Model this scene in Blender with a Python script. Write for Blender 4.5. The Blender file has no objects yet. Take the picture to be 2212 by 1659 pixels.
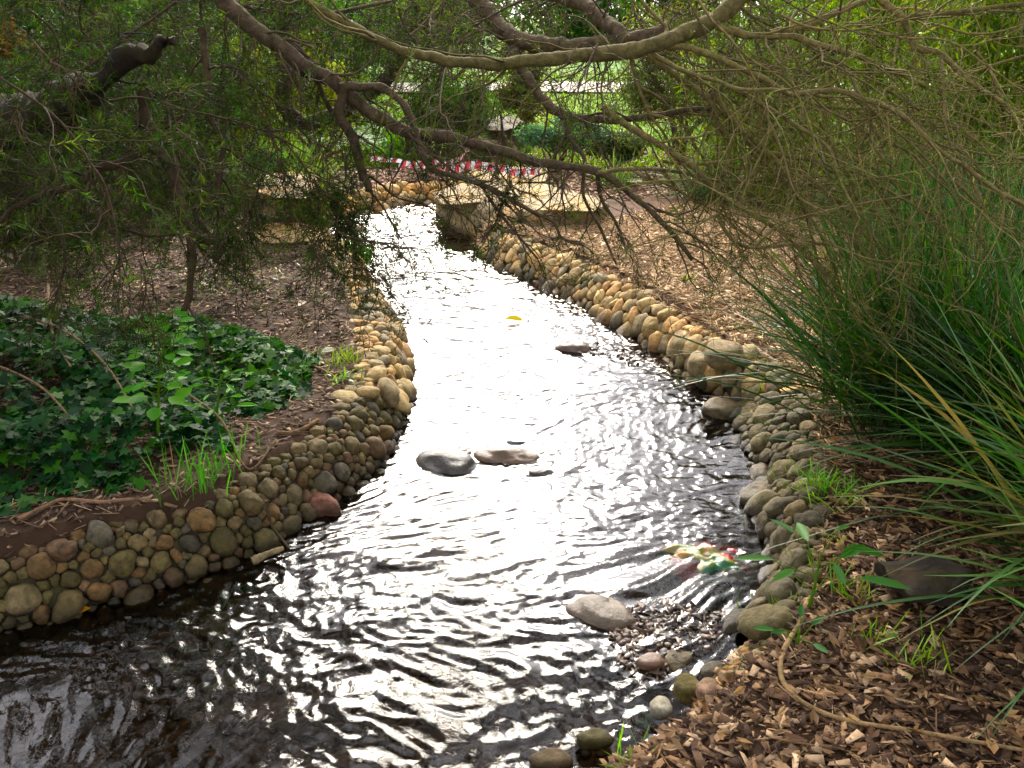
import bpy, math, random
import numpy as np
from mathutils import Vector
rng = np.random.default_rng(7)
random.seed(7)
S = bpy.context.scene
C = S.collection
R = math.radians

# ---------------------------------------------------------------- camera
CAMZ, PITCH, FPX = 1.9, R(22.0), 1995.0          # reference frame: 2212 x 1659 px
cd = bpy.data.cameras.new('camera'); cam = bpy.data.objects.new('camera', cd); C.objects.link(cam)
cam.location = (0, 0, CAMZ); cam.rotation_euler = (math.pi/2 - PITCH, 0, 0)
cd.sensor_width = 36; cd.lens = 36*FPX/2212; cd.clip_end = 600; cd.clip_start = 0.05
S.camera = cam
S.view_settings.view_transform = 'Standard'; S.view_settings.look = 'None'
S.view_settings.gamma = 1; S.view_settings.use_curve_mapping = False
S.view_settings.exposure = 1.08
# ---------------------------------------------------------------- sky and sun
SUN_EL, SUN_AZ = R(31), R(-4)                    # in front of the camera, behind thin cloud
sdir = Vector((math.sin(SUN_AZ)*math.cos(SUN_EL), math.cos(SUN_AZ)*math.cos(SUN_EL), math.sin(SUN_EL)))
W = bpy.data.worlds.new("World"); S.world = W; W.use_nodes = True
nt = W.node_tree; N = nt.nodes; L = nt.links; N.clear()
out = N.new('ShaderNodeOutputWorld'); bg = N.new('ShaderNodeBackground'); sky = N.new('ShaderNodeTexSky')
sky.sky_type = 'NISHITA'; sky.sun_disc = False; sky.sun_elevation = SUN_EL; sky.sun_rotation = SUN_AZ
sky.dust_density = 3.0; sky.air_density = 1.2
tc = N.new('ShaderNodeTexCoord'); dp = N.new('ShaderNodeVectorMath'); dp.operation = 'DOT_PRODUCT'
dp.inputs[1].default_value = sdir; L.new(tc.outputs['Generated'], dp.inputs[0])
mx = N.new('ShaderNodeMath'); mx.operation = 'MAXIMUM'; mx.inputs[1].default_value = 0; L.new(dp.outputs['Value'], mx.inputs[0])
pw = N.new('ShaderNodeMath'); pw.operation = 'POWER'; pw.inputs[1].default_value = 8; L.new(mx.outputs[0], pw.inputs[0])
nz = N.new('ShaderNodeTexNoise'); nz.inputs['Scale'].default_value = 3.5; nz.inputs['Detail'].default_value = 6
L.new(tc.outputs['Generated'], nz.inputs['Vector'])
ma = N.new('ShaderNodeMath'); ma.operation = 'MULTIPLY_ADD'; ma.inputs[1].default_value = 6.5; ma.inputs[2].default_value = 1.3
L.new(pw.outputs[0], ma.inputs[0])
mm = N.new('ShaderNodeMath'); mm.operation = 'MULTIPLY'; L.new(ma.outputs[0], mm.inputs[0]); L.new(nz.outputs['Fac'], mm.inputs[1])
cl = N.new('ShaderNodeVectorMath'); cl.operation = 'SCALE'; cl.inputs[0].default_value = (12.8, 12.6, 13.3)
L.new(mm.outputs[0], cl.inputs['Scale'])
mix = N.new('ShaderNodeMixRGB'); mix.inputs[0].default_value = 0.75
L.new(sky.outputs[0], mix.inputs[1]); L.new(cl.outputs[0], mix.inputs[2])
L.new(mix.outputs[0], bg.inputs[0]); bg.inputs[1].default_value = 0.1; L.new(bg.outputs[0], out.inputs[0])
sd = bpy.data.lights.new('sun', 'SUN'); sd.energy = 3.4; sd.angle = R(21); sd.color = (1, 0.91, 0.76)
so = bpy.data.objects.new('sun', sd); C.objects.link(so)
so.rotation_euler = (-sdir).to_track_quat('-Z', 'Y').to_euler()
sc = S.cycles if hasattr(S, 'cycles') else None
if sc:
    sc.max_bounces = 8; sc.transparent_max_bounces = 12; sc.sample_clamp_indirect = 6; sc.sample_clamp_direct = 0

# ---------------------------------------------------------------- picture <-> world
cp, sp = math.cos(PITCH), math.sin(PITCH)
def ray(u, v):
    a = (u-1106)/FPX; b = -(v-829.5)/FPX
    return np.array([a, cp + b*sp, -sp + b*cp])
def P(u, v, z=0.0):
    r = ray(u, v); t = (z-CAMZ)/r[2]; return np.array([0, 0, CAMZ]) + r*t
def Q(u, v, d):
    return np.array([0, 0, CAMZ]) + ray(u, v)*d
def PL(pts, z=0.0): return np.array([P(q[0], q[1], q[2] if len(q) > 2 else z) for q in pts])

# ---------------------------------------------------------------- numpy helpers
def _h(i):
    i = i.astype(np.uint32); i ^= i >> np.uint32(16); i *= np.uint32(0x7feb352d); i ^= i >> np.uint32(15)
    i *= np.uint32(0x846ca68b); i ^= i >> np.uint32(16); return i.astype(np.float64)/4294967295.0
def vnoise(p, seed=0):
    """smooth 3D value noise in -1..1"""
    p = np.asarray(p, float); b = np.floor(p).astype(np.int64); f = p-b; f = f*f*f*(f*(f*6-15)+10); r = 0
    for dx in (0, 1):
        for dy in (0, 1):
            for dz in (0, 1):
                h = ((b[..., 0]+dx)*73856093 ^ (b[..., 1]+dy)*19349663 ^ (b[..., 2]+dz)*83492791 ^ (seed*2654435761)) & 0xffffffff
                w = (f[..., 0] if dx else 1-f[..., 0])*(f[..., 1] if dy else 1-f[..., 1])*(f[..., 2] if dz else 1-f[..., 2])
                r = r + w*_h(h)
    return r*2-1
def fbm(p, o=3, seed=0):
    r = 0; a = 1
    for i in range(o): r = r + a*vnoise(np.asarray(p)*2.03**i, seed+i); a *= .5
    return r
def p3(x, y, z=0): return np.stack([x, y, np.zeros_like(x)+z], -1)
def nrm(v): return v/np.maximum(np.linalg.norm(v, axis=-1, keepdims=True), 1e-9)
def rdir(n): return nrm(rng.normal(size=(n, 3)))
def frame(d, up):
    d = nrm(d); s = nrm(np.cross(d, up)); n = np.cross(s, d)
    return np.stack([s, d, n], -1)                 # columns: side, forward, normal

class MB:
    """collects geometry; build() links it as ONE mesh object"""
    def __init__(s): s.V = []; s.F = {}; s.K = []; s.n = 0
    def add(s, V, F, col=None):
        V = np.asarray(V, float).reshape(-1, 3); F = np.asarray(F, int)
        if len(V) == 0: return
        s.V.append(V); s.F.setdefault(F.shape[1], []).append(F+s.n); s.n += len(V)
        c = np.ones((len(V), 3))*.5 if col is None else np.broadcast_to(np.asarray(col, float), (len(V), 3))
        s.K.append(c)
    def build(s, name, mat, parent=None, smooth=False, loc=(0, 0, 0)):
        V = np.concatenate(s.V); K = np.concatenate(s.K)
        lm = K@np.array([.3, .55, .15]); K = np.clip(lm[:, None]+(K-lm[:, None])*1.3, .003, .9)   # richer base colours
        V = V-np.array(loc)
        me = bpy.data.meshes.new(name); me.vertices.add(len(V)); me.vertices.foreach_set('co', V.astype(np.float32).ravel())
        idx = []; st = []; tot = []; o = 0
        for k, fs in s.F.items():
            f = np.concatenate(fs); idx.append(f.ravel()); st.append(o+np.arange(len(f))*k); tot.append(np.full(len(f), k)); o += f.size
        idx = np.concatenate(idx); st = np.concatenate(st)
        me.loops.add(len(idx)); me.loops.foreach_set('vertex_index', idx.astype(np.int32))
        me.polygons.add(len(st)); me.polygons.foreach_set('loop_start', st.astype(np.int32))
        me.update(calc_edges=True); me.validate()
        if smooth: me.polygons.foreach_set('use_smooth', np.ones(len(me.polygons), bool))
        at = me.color_attributes.new('Col', 'FLOAT_COLOR', 'POINT')
        at.data.foreach_set('color', np.concatenate([K, np.ones((len(K), 1))], 1).astype(np.float32).ravel())
        me.materials.append(mat)
        ob = bpy.data.objects.new(name, me); C.objects.link(ob); ob.location = loc
        if parent is not None: ob.parent = parent
        return ob
def tag(o, label=None, cat=None, group=None, kind=None):
    if label: o['label'] = label
    if cat: o['category'] = cat
    if group: o['group'] = group
    if kind: o['kind'] = kind
    return o
def empty(name, loc, label, cat, group=None):
    o = bpy.data.objects.new(name, None); C.objects.link(o); o.location = loc; o.empty_display_size = .1
    return tag(o, label, cat, group)
class Thing:
    """an Empty at the base; part() parents meshes given in world coordinates"""
    def __init__(s, name, loc, label, cat, group=None): s.loc = tuple(float(a) for a in loc); s.o = empty(name, s.loc, label, cat, group)
    def part(s, name, mb, mat, smooth=False, kind=None, label=None):
        ob = mb.build(name, mat, s.o, smooth, s.loc); ob.location = (0, 0, 0)
        if kind: ob['kind'] = kind
        if label: ob['label'] = label
        return ob

def stamp(mb, T, F, pos, M, scl, col):
    """template (k,3), faces, at n positions with matrices and scales (n,) or (n,3)"""
    n = len(pos); T = np.asarray(T, float); F = np.asarray(F)
    if n == 0: return
    scl = np.asarray(scl, float); scl = scl.reshape(n, 1, -1) if scl.ndim else np.full((n, 1, 1), float(scl))
    V = np.einsum('nij,nkj->nki', M, np.broadcast_to(T[None]*scl, (n, len(T), 3))) + pos[:, None]
    FF = F[None] + (np.arange(n)*len(T))[:, None, None]
    col = np.asarray(col, float)
    if col.ndim == 1: col = np.broadcast_to(col, (n, 3))
    mb.add(V.reshape(-1, 3), FF.reshape(-1, F.shape[1]), np.repeat(col, len(T), 0))
def tube(mb, P_, r, S_=5, col=(.1, .08, .06)):
    """P_ (N,K,3) paths, r (N,K)"""
    P_ = np.asarray(P_, float); r = np.asarray(r, float)
    if P_.ndim == 2: P_ = P_[None]; r = r[None]
    n, k, _ = P_.shape
    T = np.gradient(P_, axis=1); T = nrm(T)
    up = np.where(np.abs(T[..., 2:]) > .9, np.array([1., 0, 0]), np.array([0, 0, 1.]))
    up = np.broadcast_to(up[:, :1], T.shape)
    a = nrm(np.cross(T, up)); b = np.cross(T, a)
    th = np.arange(S_)/S_*2*np.pi
    V = P_[:, :, None] + r[:, :, None, None]*(a[:, :, None]*np.cos(th)[None, None, :, None] + b[:, :, None]*np.sin(th)[None, None, :, None])
    i = np.arange(k-1)[:, None]*S_ + np.arange(S_)[None]; j = np.arange(k-1)[:, None]*S_ + (np.arange(S_)[None]+1) % S_
    F = np.stack([i, j, j+S_, i+S_], -1).reshape(-1, 4)
    FF = F[None] + (np.arange(n)*k*S_)[:, None, None]
    col = np.asarray(col, float)
    if col.ndim == 2: col = np.repeat(col, k*S_, 0)
    mb.add(V.reshape(-1, 3), FF.reshape(-1, 4), col)
    if S_ > 4:
        for e, o in ((0, 0), (k-1, (k-1)*S_)):
            cap = (np.arange(S_)+o)[None] + (np.arange(n)*k*S_)[:, None]
            s_n = mb.n - n*k*S_
            mb.F.setdefault(S_, []).append(cap + s_n)
def ribbon(mb, P_, w, side, col, fold=0.0):
    P_ = np.asarray(P_, float); n, k, _ = P_.shape
    s = side[:, None] if side.ndim == 2 else side
    T = nrm(np.gradient(P_, axis=1)); s = nrm(s - T*np.sum(s*T, -1, keepdims=True)); nn = np.cross(s, T)
    A = P_ - s*w[..., None]*.5; B = P_ + s*w[..., None]*.5
    if fold:
        M_ = P_ - nn*w[..., None]*fold
        V = np.stack([A, M_, B], 2).reshape(n, k*3, 3); q = np.arange(k-1)[:, None]*3
        F = np.concatenate([q+[0, 1, 4, 3], q+[1, 2, 5, 4]]); m = 3
    else:
        V = np.stack([A, B], 2).reshape(n, k*2, 3); F = np.arange(k-1)[:, None]*2+[0, 1, 3, 2]; m = 2
    FF = F[None] + (np.arange(n)*k*m)[:, None, None]
    col = np.asarray(col, float)
    if col.ndim == 2 and len(col) == n: col = np.repeat(col, k*m, 0)
    mb.add(V.reshape(-1, 3), FF.reshape(-1, 4), col)
def grow(st, d, ln, k=7, wig=.25, grav=0.0):
    """random-walk paths (n,k,3)"""
    n = len(st); d = nrm(d); P_ = [st]; ln = np.broadcast_to(ln, (n,))
    for i in range(k-1):
        d = nrm(d + rng.normal(size=(n, 3))*wig/np.sqrt(k) * 1.6 + np.array([0, 0, -grav/k]))
        P_.append(P_[-1] + d*(ln/(k-1))[:, None])
    return np.stack(P_, 1)
def spline(pts, n):
    pts = np.asarray(pts, float); m = len(pts); t = np.linspace(0, m-1, n); i = np.clip(t.astype(int), 0, m-2); f = (t-i)[:, None]
    g = lambda j: pts[np.clip(j, 0, m-1)]
    a, b, c, d = g(i-1), g(i), g(i+1), g(i+2)
    return .5*((2*b)+(c-a)*f+(2*a-5*b+4*c-d)*f*f+(-a+3*b-3*c+d)*f**3)
def resamp(pts, n):
    pts = np.asarray(pts, float); s = np.r_[0, np.cumsum(np.linalg.norm(np.diff(pts, axis=0), axis=1))]
    t = np.linspace(0, s[-1], n); return np.stack([np.interp(t, s, pts[:, i]) for i in range(pts.shape[1])], -1)
def vary(c, n, a=.2, hue=.08):
    c = np.asarray(c, float); k = np.exp(rng.normal(size=(n, 1))*a); return np.clip(c*k*(1+rng.normal(size=(n, 3))*hue), 0.004, .9)
def pick(cols, n, a=.18, w=None):
    cols = np.asarray(cols, float); i = rng.choice(len(cols), n, p=w); return np.clip(cols[i]*np.exp(rng.normal(size=(n, 1))*a), .004, .9)
def seg_dist(x, y, poly, closed=True):
    p = np.asarray(poly)[:, :2]; q = np.roll(p, -1, 0) if closed else p[1:]
    p = p if closed else p[:-1]; D = np.full(x.shape, 1e9)
    for a, b in zip(p, q):
        e = b-a; l = max(e@e, 1e-9); t = np.clip(((x-a[0])*e[0]+(y-a[1])*e[1])/l, 0, 1)
        D = np.minimum(D, np.hypot(x-a[0]-t*e[0], y-a[1]-t*e[1]))
    return D
def inside(x, y, poly):
    p = np.asarray(poly)[:, :2]; q = np.roll(p, -1, 0); I = np.zeros(x.shape, bool)
    for a, b in zip(p, q):
        if a[1] == b[1]: continue
        c = ((a[1] > y) != (b[1] > y)) & (x < (b[0]-a[0])*(y-a[1])/(b[1]-a[1])+a[0]); I ^= c
    return I

# ---------------------------------------------------------------- materials
def mat(name): 
    m = bpy.data.materials.new(name); m.use_nodes = True; m.node_tree.nodes.clear(); return m, m.node_tree.nodes, m.node_tree.links
def solid(name, rough=.8, n_scale=20., n_amt=.5, bump=.3, bscale=60., wet=False, spec=.3, moss=0.0, tint=(1, 1, 1)):
    m, n, l = mat(name); o = n.new('ShaderNodeOutputMaterial'); b = n.new('ShaderNodeBsdfPrincipled'); l.new(b.outputs[0], o.inputs[0])
    a = n.new('ShaderNodeAttribute'); a.attribute_name = 'Col'; g = n.new('ShaderNodeNewGeometry')
    t = n.new('ShaderNodeTexNoise'); t.inputs['Scale'].default_value = n_scale; t.inputs['Detail'].default_value = 7; t.inputs['Roughness'].default_value = .65
    l.new(g.outputs['Position'], t.inputs['Vector'])
    mr = n.new('ShaderNodeMapRange'); mr.inputs[1].default_value = .3; mr.inputs[2].default_value = .7
    mr.inputs[3].default_value = 1-n_amt; mr.inputs[4].default_value = 1+n_amt; l.new(t.outputs['Fac'], mr.inputs[0])
    v = n.new('ShaderNodeVectorMath'); v.operation = 'SCALE'; l.new(a.outputs['Color'], v.inputs[0]); l.new(mr.outputs[0], v.inputs['Scale'])
    colo = v.outputs[0]
    if moss:
        t2 = n.new('ShaderNodeTexNoise'); t2.inputs['Scale'].default_value = 9; t2.inputs['Detail'].default_value = 5; l.new(g.outputs['Position'], t2.inputs['Vector'])
        r2 = n.new('ShaderNodeMapRange'); r2.inputs[1].default_value = .45; r2.inputs[2].default_value = .68; r2.inputs[4].default_value = moss; l.new(t2.outputs['Fac'], r2.inputs[0])
        mx_ = n.new('ShaderNodeMixRGB'); l.new(r2.outputs[0], mx_.inputs[0]); l.new(colo, mx_.inputs[1]); mx_.inputs[2].default_value = (.07, .068, .012, 1); colo = mx_.outputs[0]
    b.inputs['Roughness'].default_value = rough; b.inputs['Specular IOR Level'].default_value = spec
    if wet:                                        # waterline: soaked stone is darker and shiny
        sx = n.new('ShaderNodeSeparateXYZ'); l.new(g.outputs['Position'], sx.inputs[0])
        ad = n.new('ShaderNodeMath'); ad.operation = 'MULTIPLY_ADD'; ad.inputs[1].default_value = -.05; l.new(t.outputs['Fac'], ad.inputs[0]); l.new(sx.outputs['Z'], ad.inputs[2])
        wr = n.new('ShaderNodeMapRange'); wr.inputs[1].default_value = .0; wr.inputs[2].default_value = .045; wr.inputs[3].default_value = .38; wr.inputs[4].default_value = 1; l.new(ad.outputs[0], wr.inputs[0])
        v2 = n.new('ShaderNodeVectorMath'); v2.operation = 'SCALE'; l.new(colo, v2.inputs[0]); l.new(wr.outputs[0], v2.inputs['Scale']); colo = v2.outputs[0]
        w3 = n.new('ShaderNodeMapRange'); w3.inputs[1].default_value = .0; w3.inputs[2].default_value = .04; w3.inputs[3].default_value = .3; w3.inputs[4].default_value = rough; l.new(ad.outputs[0], w3.inputs[0]); l.new(w3.outputs[0], b.inputs['Roughness'])
    l.new(colo, b.inputs['Base Color'])
    if bump:
        t3 = n.new('ShaderNodeTexNoise'); t3.inputs['Scale'].default_value = bscale; t3.inputs['Detail'].default_value = 8; t3.inputs['Roughness'].default_value = .7
        l.new(g.outputs['Position'], t3.inputs['Vector'])
        bu = n.new('ShaderNodeBump'); bu.inputs['Strength'].default_value = bump; bu.inputs['Distance'].default_value = .01; l.new(t3.outputs['Fac'], bu.inputs['Height']); l.new(bu.outputs[0], b.inputs['Normal'])
    return m
def leafm(name, trans=.4, rough=.45, gloss=.08):
    m, n, l = mat(name); o = n.new('ShaderNodeOutputMaterial'); a = n.new('ShaderNodeAttribute'); a.attribute_name = 'Col'
    b = n.new('ShaderNodeBsdfPrincipled'); l.new(a.outputs['Color'], b.inputs['Base Color']); b.inputs['Roughness'].default_value = rough; b.inputs['Specular IOR Level'].default_value = gloss*4
    t = n.new('ShaderNodeBsdfTranslucent'); v = n.new('ShaderNodeVectorMath'); v.operation = 'MULTIPLY'; v.inputs[1].default_value = (1.5, 1.6, .7)
    l.new(a.outputs['Color'], v.inputs[0]); l.new(v.outputs[0], t.inputs[0])
    mx_ = n.new('ShaderNodeMixShader'); mx_.inputs[0].default_value = trans; l.new(b.outputs[0], mx_.inputs[1]); l.new(t.outputs[0], mx_.inputs[2]); l.new(mx_.outputs[0], o.inputs[0])
    return m
M_STONE = solid('cobble_stone', .8, 40, .6, .9, 70, wet=True, moss=.42)
M_STONEF = solid('pale_cobble_stone', .85, 30, .5, .8, 60, wet=True, moss=.15)
M_WETROCK = solid('wet_rock', .28, 22, .4, .6, 70, wet=False, spec=.6)
M_ROCK = solid('sandstone', .92, 14, .6, 1.0, 26, wet=True, moss=.25)
M_MORTAR = solid('mortar_and_soil', .95, 15, .5, .8, 50, wet=True, moss=.6)
M_SOIL = solid('soil', .95, 5, .45, 1.0, 40)
M_BARK = solid('bark', .92, 38, .6, 1.0, 75, moss=.3)
M_CHIP = solid('bark_chips', .85, 60, .35, .4, 120)
M_LEAF = leafm('leaf', .45, .5, .05)
M_NEEDLE = leafm('needle_foliage', .4, .6, .03)
M_IVY = leafm('ivy_leaf', .25, .55, .03)
M_BLADE = leafm('strappy_leaf', .3, .4, .12)
M_GRASS = leafm('grass', .45)
M_TAPE = solid('barrier_tape_plastic', .35, 5, .02, 0, 50, spec=.5)
M_PLASTIC = solid('wet_plastic_wrapper', .15, 40, .2, .5, 60, spec=.6)

# ================================================================ THE SETTING
LF = [(-250,1470),(0,1378),(150,1345),(330,1292),(440,1262),(560,1205),(650,1160),(720,1095),(790,1055),(840,1020),(880,965),(897,880),(895,800),(882,735),(850,670),(806,612),(790,580),(745,535),(700,508)]
LT = [(-250,1240),(0,1188),(150,1143),(300,1108),(430,1078),(560,1000),(640,950),(700,905),(745,860),(755,820),(785,792),(778,740),(762,690),(748,630),(722,580),(690,540),(650,515)]
FF_ = [(700,492),(740,476),(765,468),(800,457),(850,446),(935,437),(1000,430)]
FT = [(660,440),(700,430),(745,423),(800,408),(850,398),(900,392),(960,393),(1040,392)]
RF = [(1000,440),(962,482),(1005,530),(1015,548),(1060,578),(1130,602),(1200,637),(1270,682),(1330,718),(1400,757),(1440,795),(1500,830),(1545,852),(1545,920),(1590,975),(1620,1010),(1610,1060),(1605,1110),(1640,1160),(1645,1210),(1625,1265),(1575,1320),(1540,1370),(1470,1400),(1430,1440),(1440,1500),(1395,1545),(1300,1600),(1235,1625),(1150,1665),(950,1800)]
RT = [(1110,420),(1050,492),(1100,500),(1180,525),(1260,556),(1330,588),(1400,624),(1470,664),(1540,712),(1600,755),(1680,800),(1750,840),(1765,900),(1775,960),(1790,1020),(1785,1080),(1765,1150),(1755,1220),(1740,1290),(1700,1360),(1640,1400),(1600,1450),(1560,1510),(1480,1570),(1400,1620),(1300,1680),(1100,1850)]
H0 = .22; HF = .16                                  # bank height near / at the far bend
lf, lt, ff, ft, rf, rt = PL(LF), PL(LT, H0), PL(FF_), PL(FT, HF), PL(RF), PL(RT, H0)
WATER = np.concatenate([[[-3.6, 1.5, 0], [-3.0, 2.3, 0]], lf, ff, rf, [[-.9, .6, 0], [-3.2, -.1, 0]]])
OUTER = np.concatenate([[[-3.9, 2.2, 0], [-3.2, 2.9, 0]], lt, ft, rt, [[-.7, .1, 0], [-3.3, -.7, 0]]])
def ground(x, y):
    x = np.asarray(x, float); y = np.asarray(y, float)
    near = (np.abs(x) < 8) & (y > -3) & (y < 14)
    z = H0 + (HF-H0)*np.clip((y-7.8)/1.5, 0, 1) + .03*fbm(p3(x*.7, y*.7), 3, 5) + .012*fbm(p3(x*5, y*5), 3, 9)*near
    z = z + np.clip((y-11)/10, 0, 1)*.1
    xi = x[near]; yi = y[near]
    if len(xi):
        wi = inside(xi, yi, WATER); oi = inside(xi, yi, OUTER) | wi
        dw = seg_dist(xi, yi, WATER); do = seg_dist(xi, yi, OUTER)
        zi = z[near]
        t = np.clip(dw/(dw+do+1e-6), 0, 1); t = t*t*(3-2*t)
        zi = np.where(oi & ~wi, -.1 + (zi+.1)*t - .035, zi)
        zi = np.where(wi, -.1 - .09*np.clip(dw/.35, 0, 1) + .018*fbm(p3(xi*9, yi*9), 3, 3), zi)
        z[near] = zi
    return z
def ground1(x, y): return float(ground(np.array([x]), np.array([y]))[0])
def gpos(u, v, dz=0.0, z0=H0):
    p = P(u, v, z0)
    for _ in range(3): p = P(u, v, ground1(p[0], p[1]))
    p[2] = ground1(p[0], p[1])+dz; return p

def axis(a, b, fine0, fine1, step, grow_=1.12):
    m = list(np.arange(fine0, fine1, step)); s = step; x = m[-1]
    while x < b: s *= grow_; x += s; m.append(x)
    s = step; x = m[0]; lo = []
    while x > a: s *= grow_; x -= s; lo.append(x)
    return np.array(lo[::-1]+m)
gx = axis(-160, 160, -4.2, 3.4, .03); gy = axis(-8, 260, .4, 10.5, .03)
X, Y = np.meshgrid(gx, gy); Z = ground(X.ravel(), Y.ravel()).reshape(X.shape)
nx, ny = len(gx), len(gy)
i = (np.arange(ny-1)[:, None]*nx + np.arange(nx-1)[None]).ravel()
F = np.stack([i, i+1, i+nx+1, i+nx], -1)
PLAWN = 12.0
xv, yv, zv = X.ravel(), Y.ravel(), Z.ravel()
nn_ = fbm(p3(xv*.5, yv*.5), 3, 21)
soil = np.array([.050, .029, .018]); soilr = np.array([.12, .07, .045]); lawn = np.array([.08, .17, .02]); lawn2 = np.array([.15, .22, .03])
k = np.clip((xv-.3)/1.2, 0, 1)[:, None]*np.clip((yv-2)/2, 0, 1)[:, None]
col = soil*(1-k) + soilr*k
m = np.clip((yv-PLAWN+nn_*.8)/1.0, 0, 1)[:, None]; k2 = np.clip(.5+fbm(p3(xv*.15, yv*.15), 3, 31), 0, 1)[:, None]
col = col*(1-m) + (lawn*(1-k2)+lawn2*k2)*m
bed = np.array([.075, .055, .036]); wv = (zv < .0)[:, None]; col = np.where(wv, bed*(1+.5*fbm(p3(xv*18, yv*18), 3, 4))[:, None], col)
g = MB(); g.add(np.stack([xv, yv, zv], -1), F, np.clip(col, 0.01, 1)); tag(g.build('ground', M_SOIL, smooth=True), kind='structure')

# garden path across the lawn
px = np.linspace(-60, 60, 90); pc = 21.5 + .9*np.sin(px*.11+1) - px*.03
g = MB(); V = []; 
for o in (-1.4, 1.4):
    V.append(np.stack([px, pc+o, ground(px, pc+o)+.03], -1))
V = np.stack(V, 1).reshape(-1, 3); g.add(V, np.arange(89)[:, None]*2+[0, 2, 3, 1], (.5, .46, .38)); tag(g.build('path', solid('path_gravel', .9, 3, .15, .3, 30)), kind='structure')

# water surface
def waves(x, y):
    q = p3(x, y); wx = fbm(q*1.1, 2, 41)*.22; wy = fbm(q*1.1, 2, 43)*.22
    a = x+wx+.25*y; b = y+wy-.2*x
    h = .0040*vnoise(p3(a*2.6, b*4.6), 50) + .0028*vnoise(p3(a*5+3, b*8.5), 55) + .0024*(1-2*np.abs(vnoise(p3(a*8+5, b*13), 51)))
    h = h + .0024*vnoise(p3(a*13, b*21+7), 52) + .0021*(1-2*np.abs(vnoise(p3(a*21+y*4, b*30-x*5), 53))) + .0013*vnoise(p3(a*42, b*40), 54)
    rough = np.clip(.85+.5*fbm(p3(x*.8, y*.5), 2, 60), .35, 1.4)*(1-.4*np.exp(-((x+.25)/.6)**2-((y-3.9)/1.3)**2))*(1+.6*np.clip((3.1-y)/1.2, 0, 1)+.9*np.clip((y-5)/2, 0, 1))
    return h*rough
st = .0085
wx_ = np.arange(-4.0, 1.75, st); wy_ = np.arange(-.8, 9.9, st*1.05)
X, Y = np.meshgrid(wx_, wy_); nx, ny = len(wx_), len(wy_)
INS = inside(X.ravel(), Y.ravel(), OUTER) | inside(X.ravel(), Y.ravel(), WATER)
ii = (np.arange(ny-1)[:, None]*nx + np.arange(nx-1)[None]).ravel(); ok = INS[ii] & INS[ii+1] & INS[ii+nx] & INS[ii+nx+1]; ii = ii[ok]
F = np.stack([ii, ii+1, ii+nx+1, ii+nx], -1); u_, inv = np.unique(F, return_inverse=True); F = inv.reshape(F.shape)
xw, yw = X.ravel()[u_], Y.ravel()[u_]
g = MB(); g.add(np.stack([xw, yw, waves(xw, yw)], -1), F)
m, n, l = mat('stream_water'); o = n.new('ShaderNodeOutputMaterial')
gl = n.new('ShaderNodeBsdfGlossy'); gl.inputs['Roughness'].default_value = .05; gl.inputs[0].default_value = (1, 1, 1, 1)
tr = n.new('ShaderNodeBsdfTransparent'); tr.inputs[0].default_value = (.55, .47, .36, 1)
fr = n.new('ShaderNodeFresnel'); fr.inputs[0].default_value = 1.34; ms = n.new('ShaderNodeMixShader')
l.new(fr.outputs[0], ms.inputs[0]); l.new(tr.outputs[0], ms.inputs[1]); l.new(gl.outputs[0], ms.inputs[2]); l.new(ms.outputs[0], o.inputs[0])
ge = n.new('ShaderNodeNewGeometry'); t = n.new('ShaderNodeTexNoise'); t.inputs['Scale'].default_value = 45; t.inputs['Detail'].default_value = 3; l.new(ge.outputs['Position'], t.inputs['Vector'])
bu = n.new('ShaderNodeBump'); bu.inputs['Strength'].default_value = .35; bu.inputs['Distance'].default_value = .004; l.new(t.outputs['Fac'], bu.inputs['Height']); l.new(bu.outputs[0], gl.inputs['Normal']); l.new(bu.outputs[0], fr.inputs['Normal'])
tag(g.build('water', m, smooth=True), kind='structure')

# ================================================================ STONES
def sphere_t(nu, nv):
    ph = np.linspace(0, np.pi, nv); th = np.arange(nu)/nu*2*np.pi
    V = [[0, 0, 1]] + [[math.sin(p)*math.cos(t), math.sin(p)*math.sin(t), math.cos(p)] for p in ph[1:-1] for t in th] + [[0, 0, -1]]
    T = [[0, 1+j, 1+(j+1) % nu] for j in range(nu)]; b = 1+(nv-3)*nu; T += [[len(V)-1, b+(j+1) % nu, b+j] for j in range(nu)]
    q = [[1+r*nu+j, 1+(r+1)*nu+j, 1+(r+1)*nu+(j+1) % nu, 1+r*nu+(j+1) % nu] for r in range(nv-3) for j in range(nu)]
    return np.array(V, float), np.array(T), np.array(q)
SV, ST, SQ = sphere_t(20, 12)
BV, BT, BQ = sphere_t(56, 34)
def stone_verts(c, M, rad, hh, seed, pw_=.78, rough=.10, base=None):
    """rad(theta)->lateral radius; hh height"""
    B = SV if base is None else base
    s = np.hypot(B[:, 0], B[:, 1]); th = np.arctan2(B[:, 1], B[:, 0]); r = rad(th)
    k = np.power(s, pw_)/np.maximum(s, 1e-6)
    L_ = np.stack([B[:, 0]*k*r, B[:, 1]*k*r, np.sign(B[:, 2])*np.abs(B[:, 2])**.9*hh], -1)
    L_ = L_*(1+rough*vnoise(B*1.7+seed*3.1, seed % 97)[:, None] + rough*(.75 if base is None else .3)*vnoise(B*3.3+seed, seed % 89)[:, None])
    return L_@M.T + c
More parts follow.
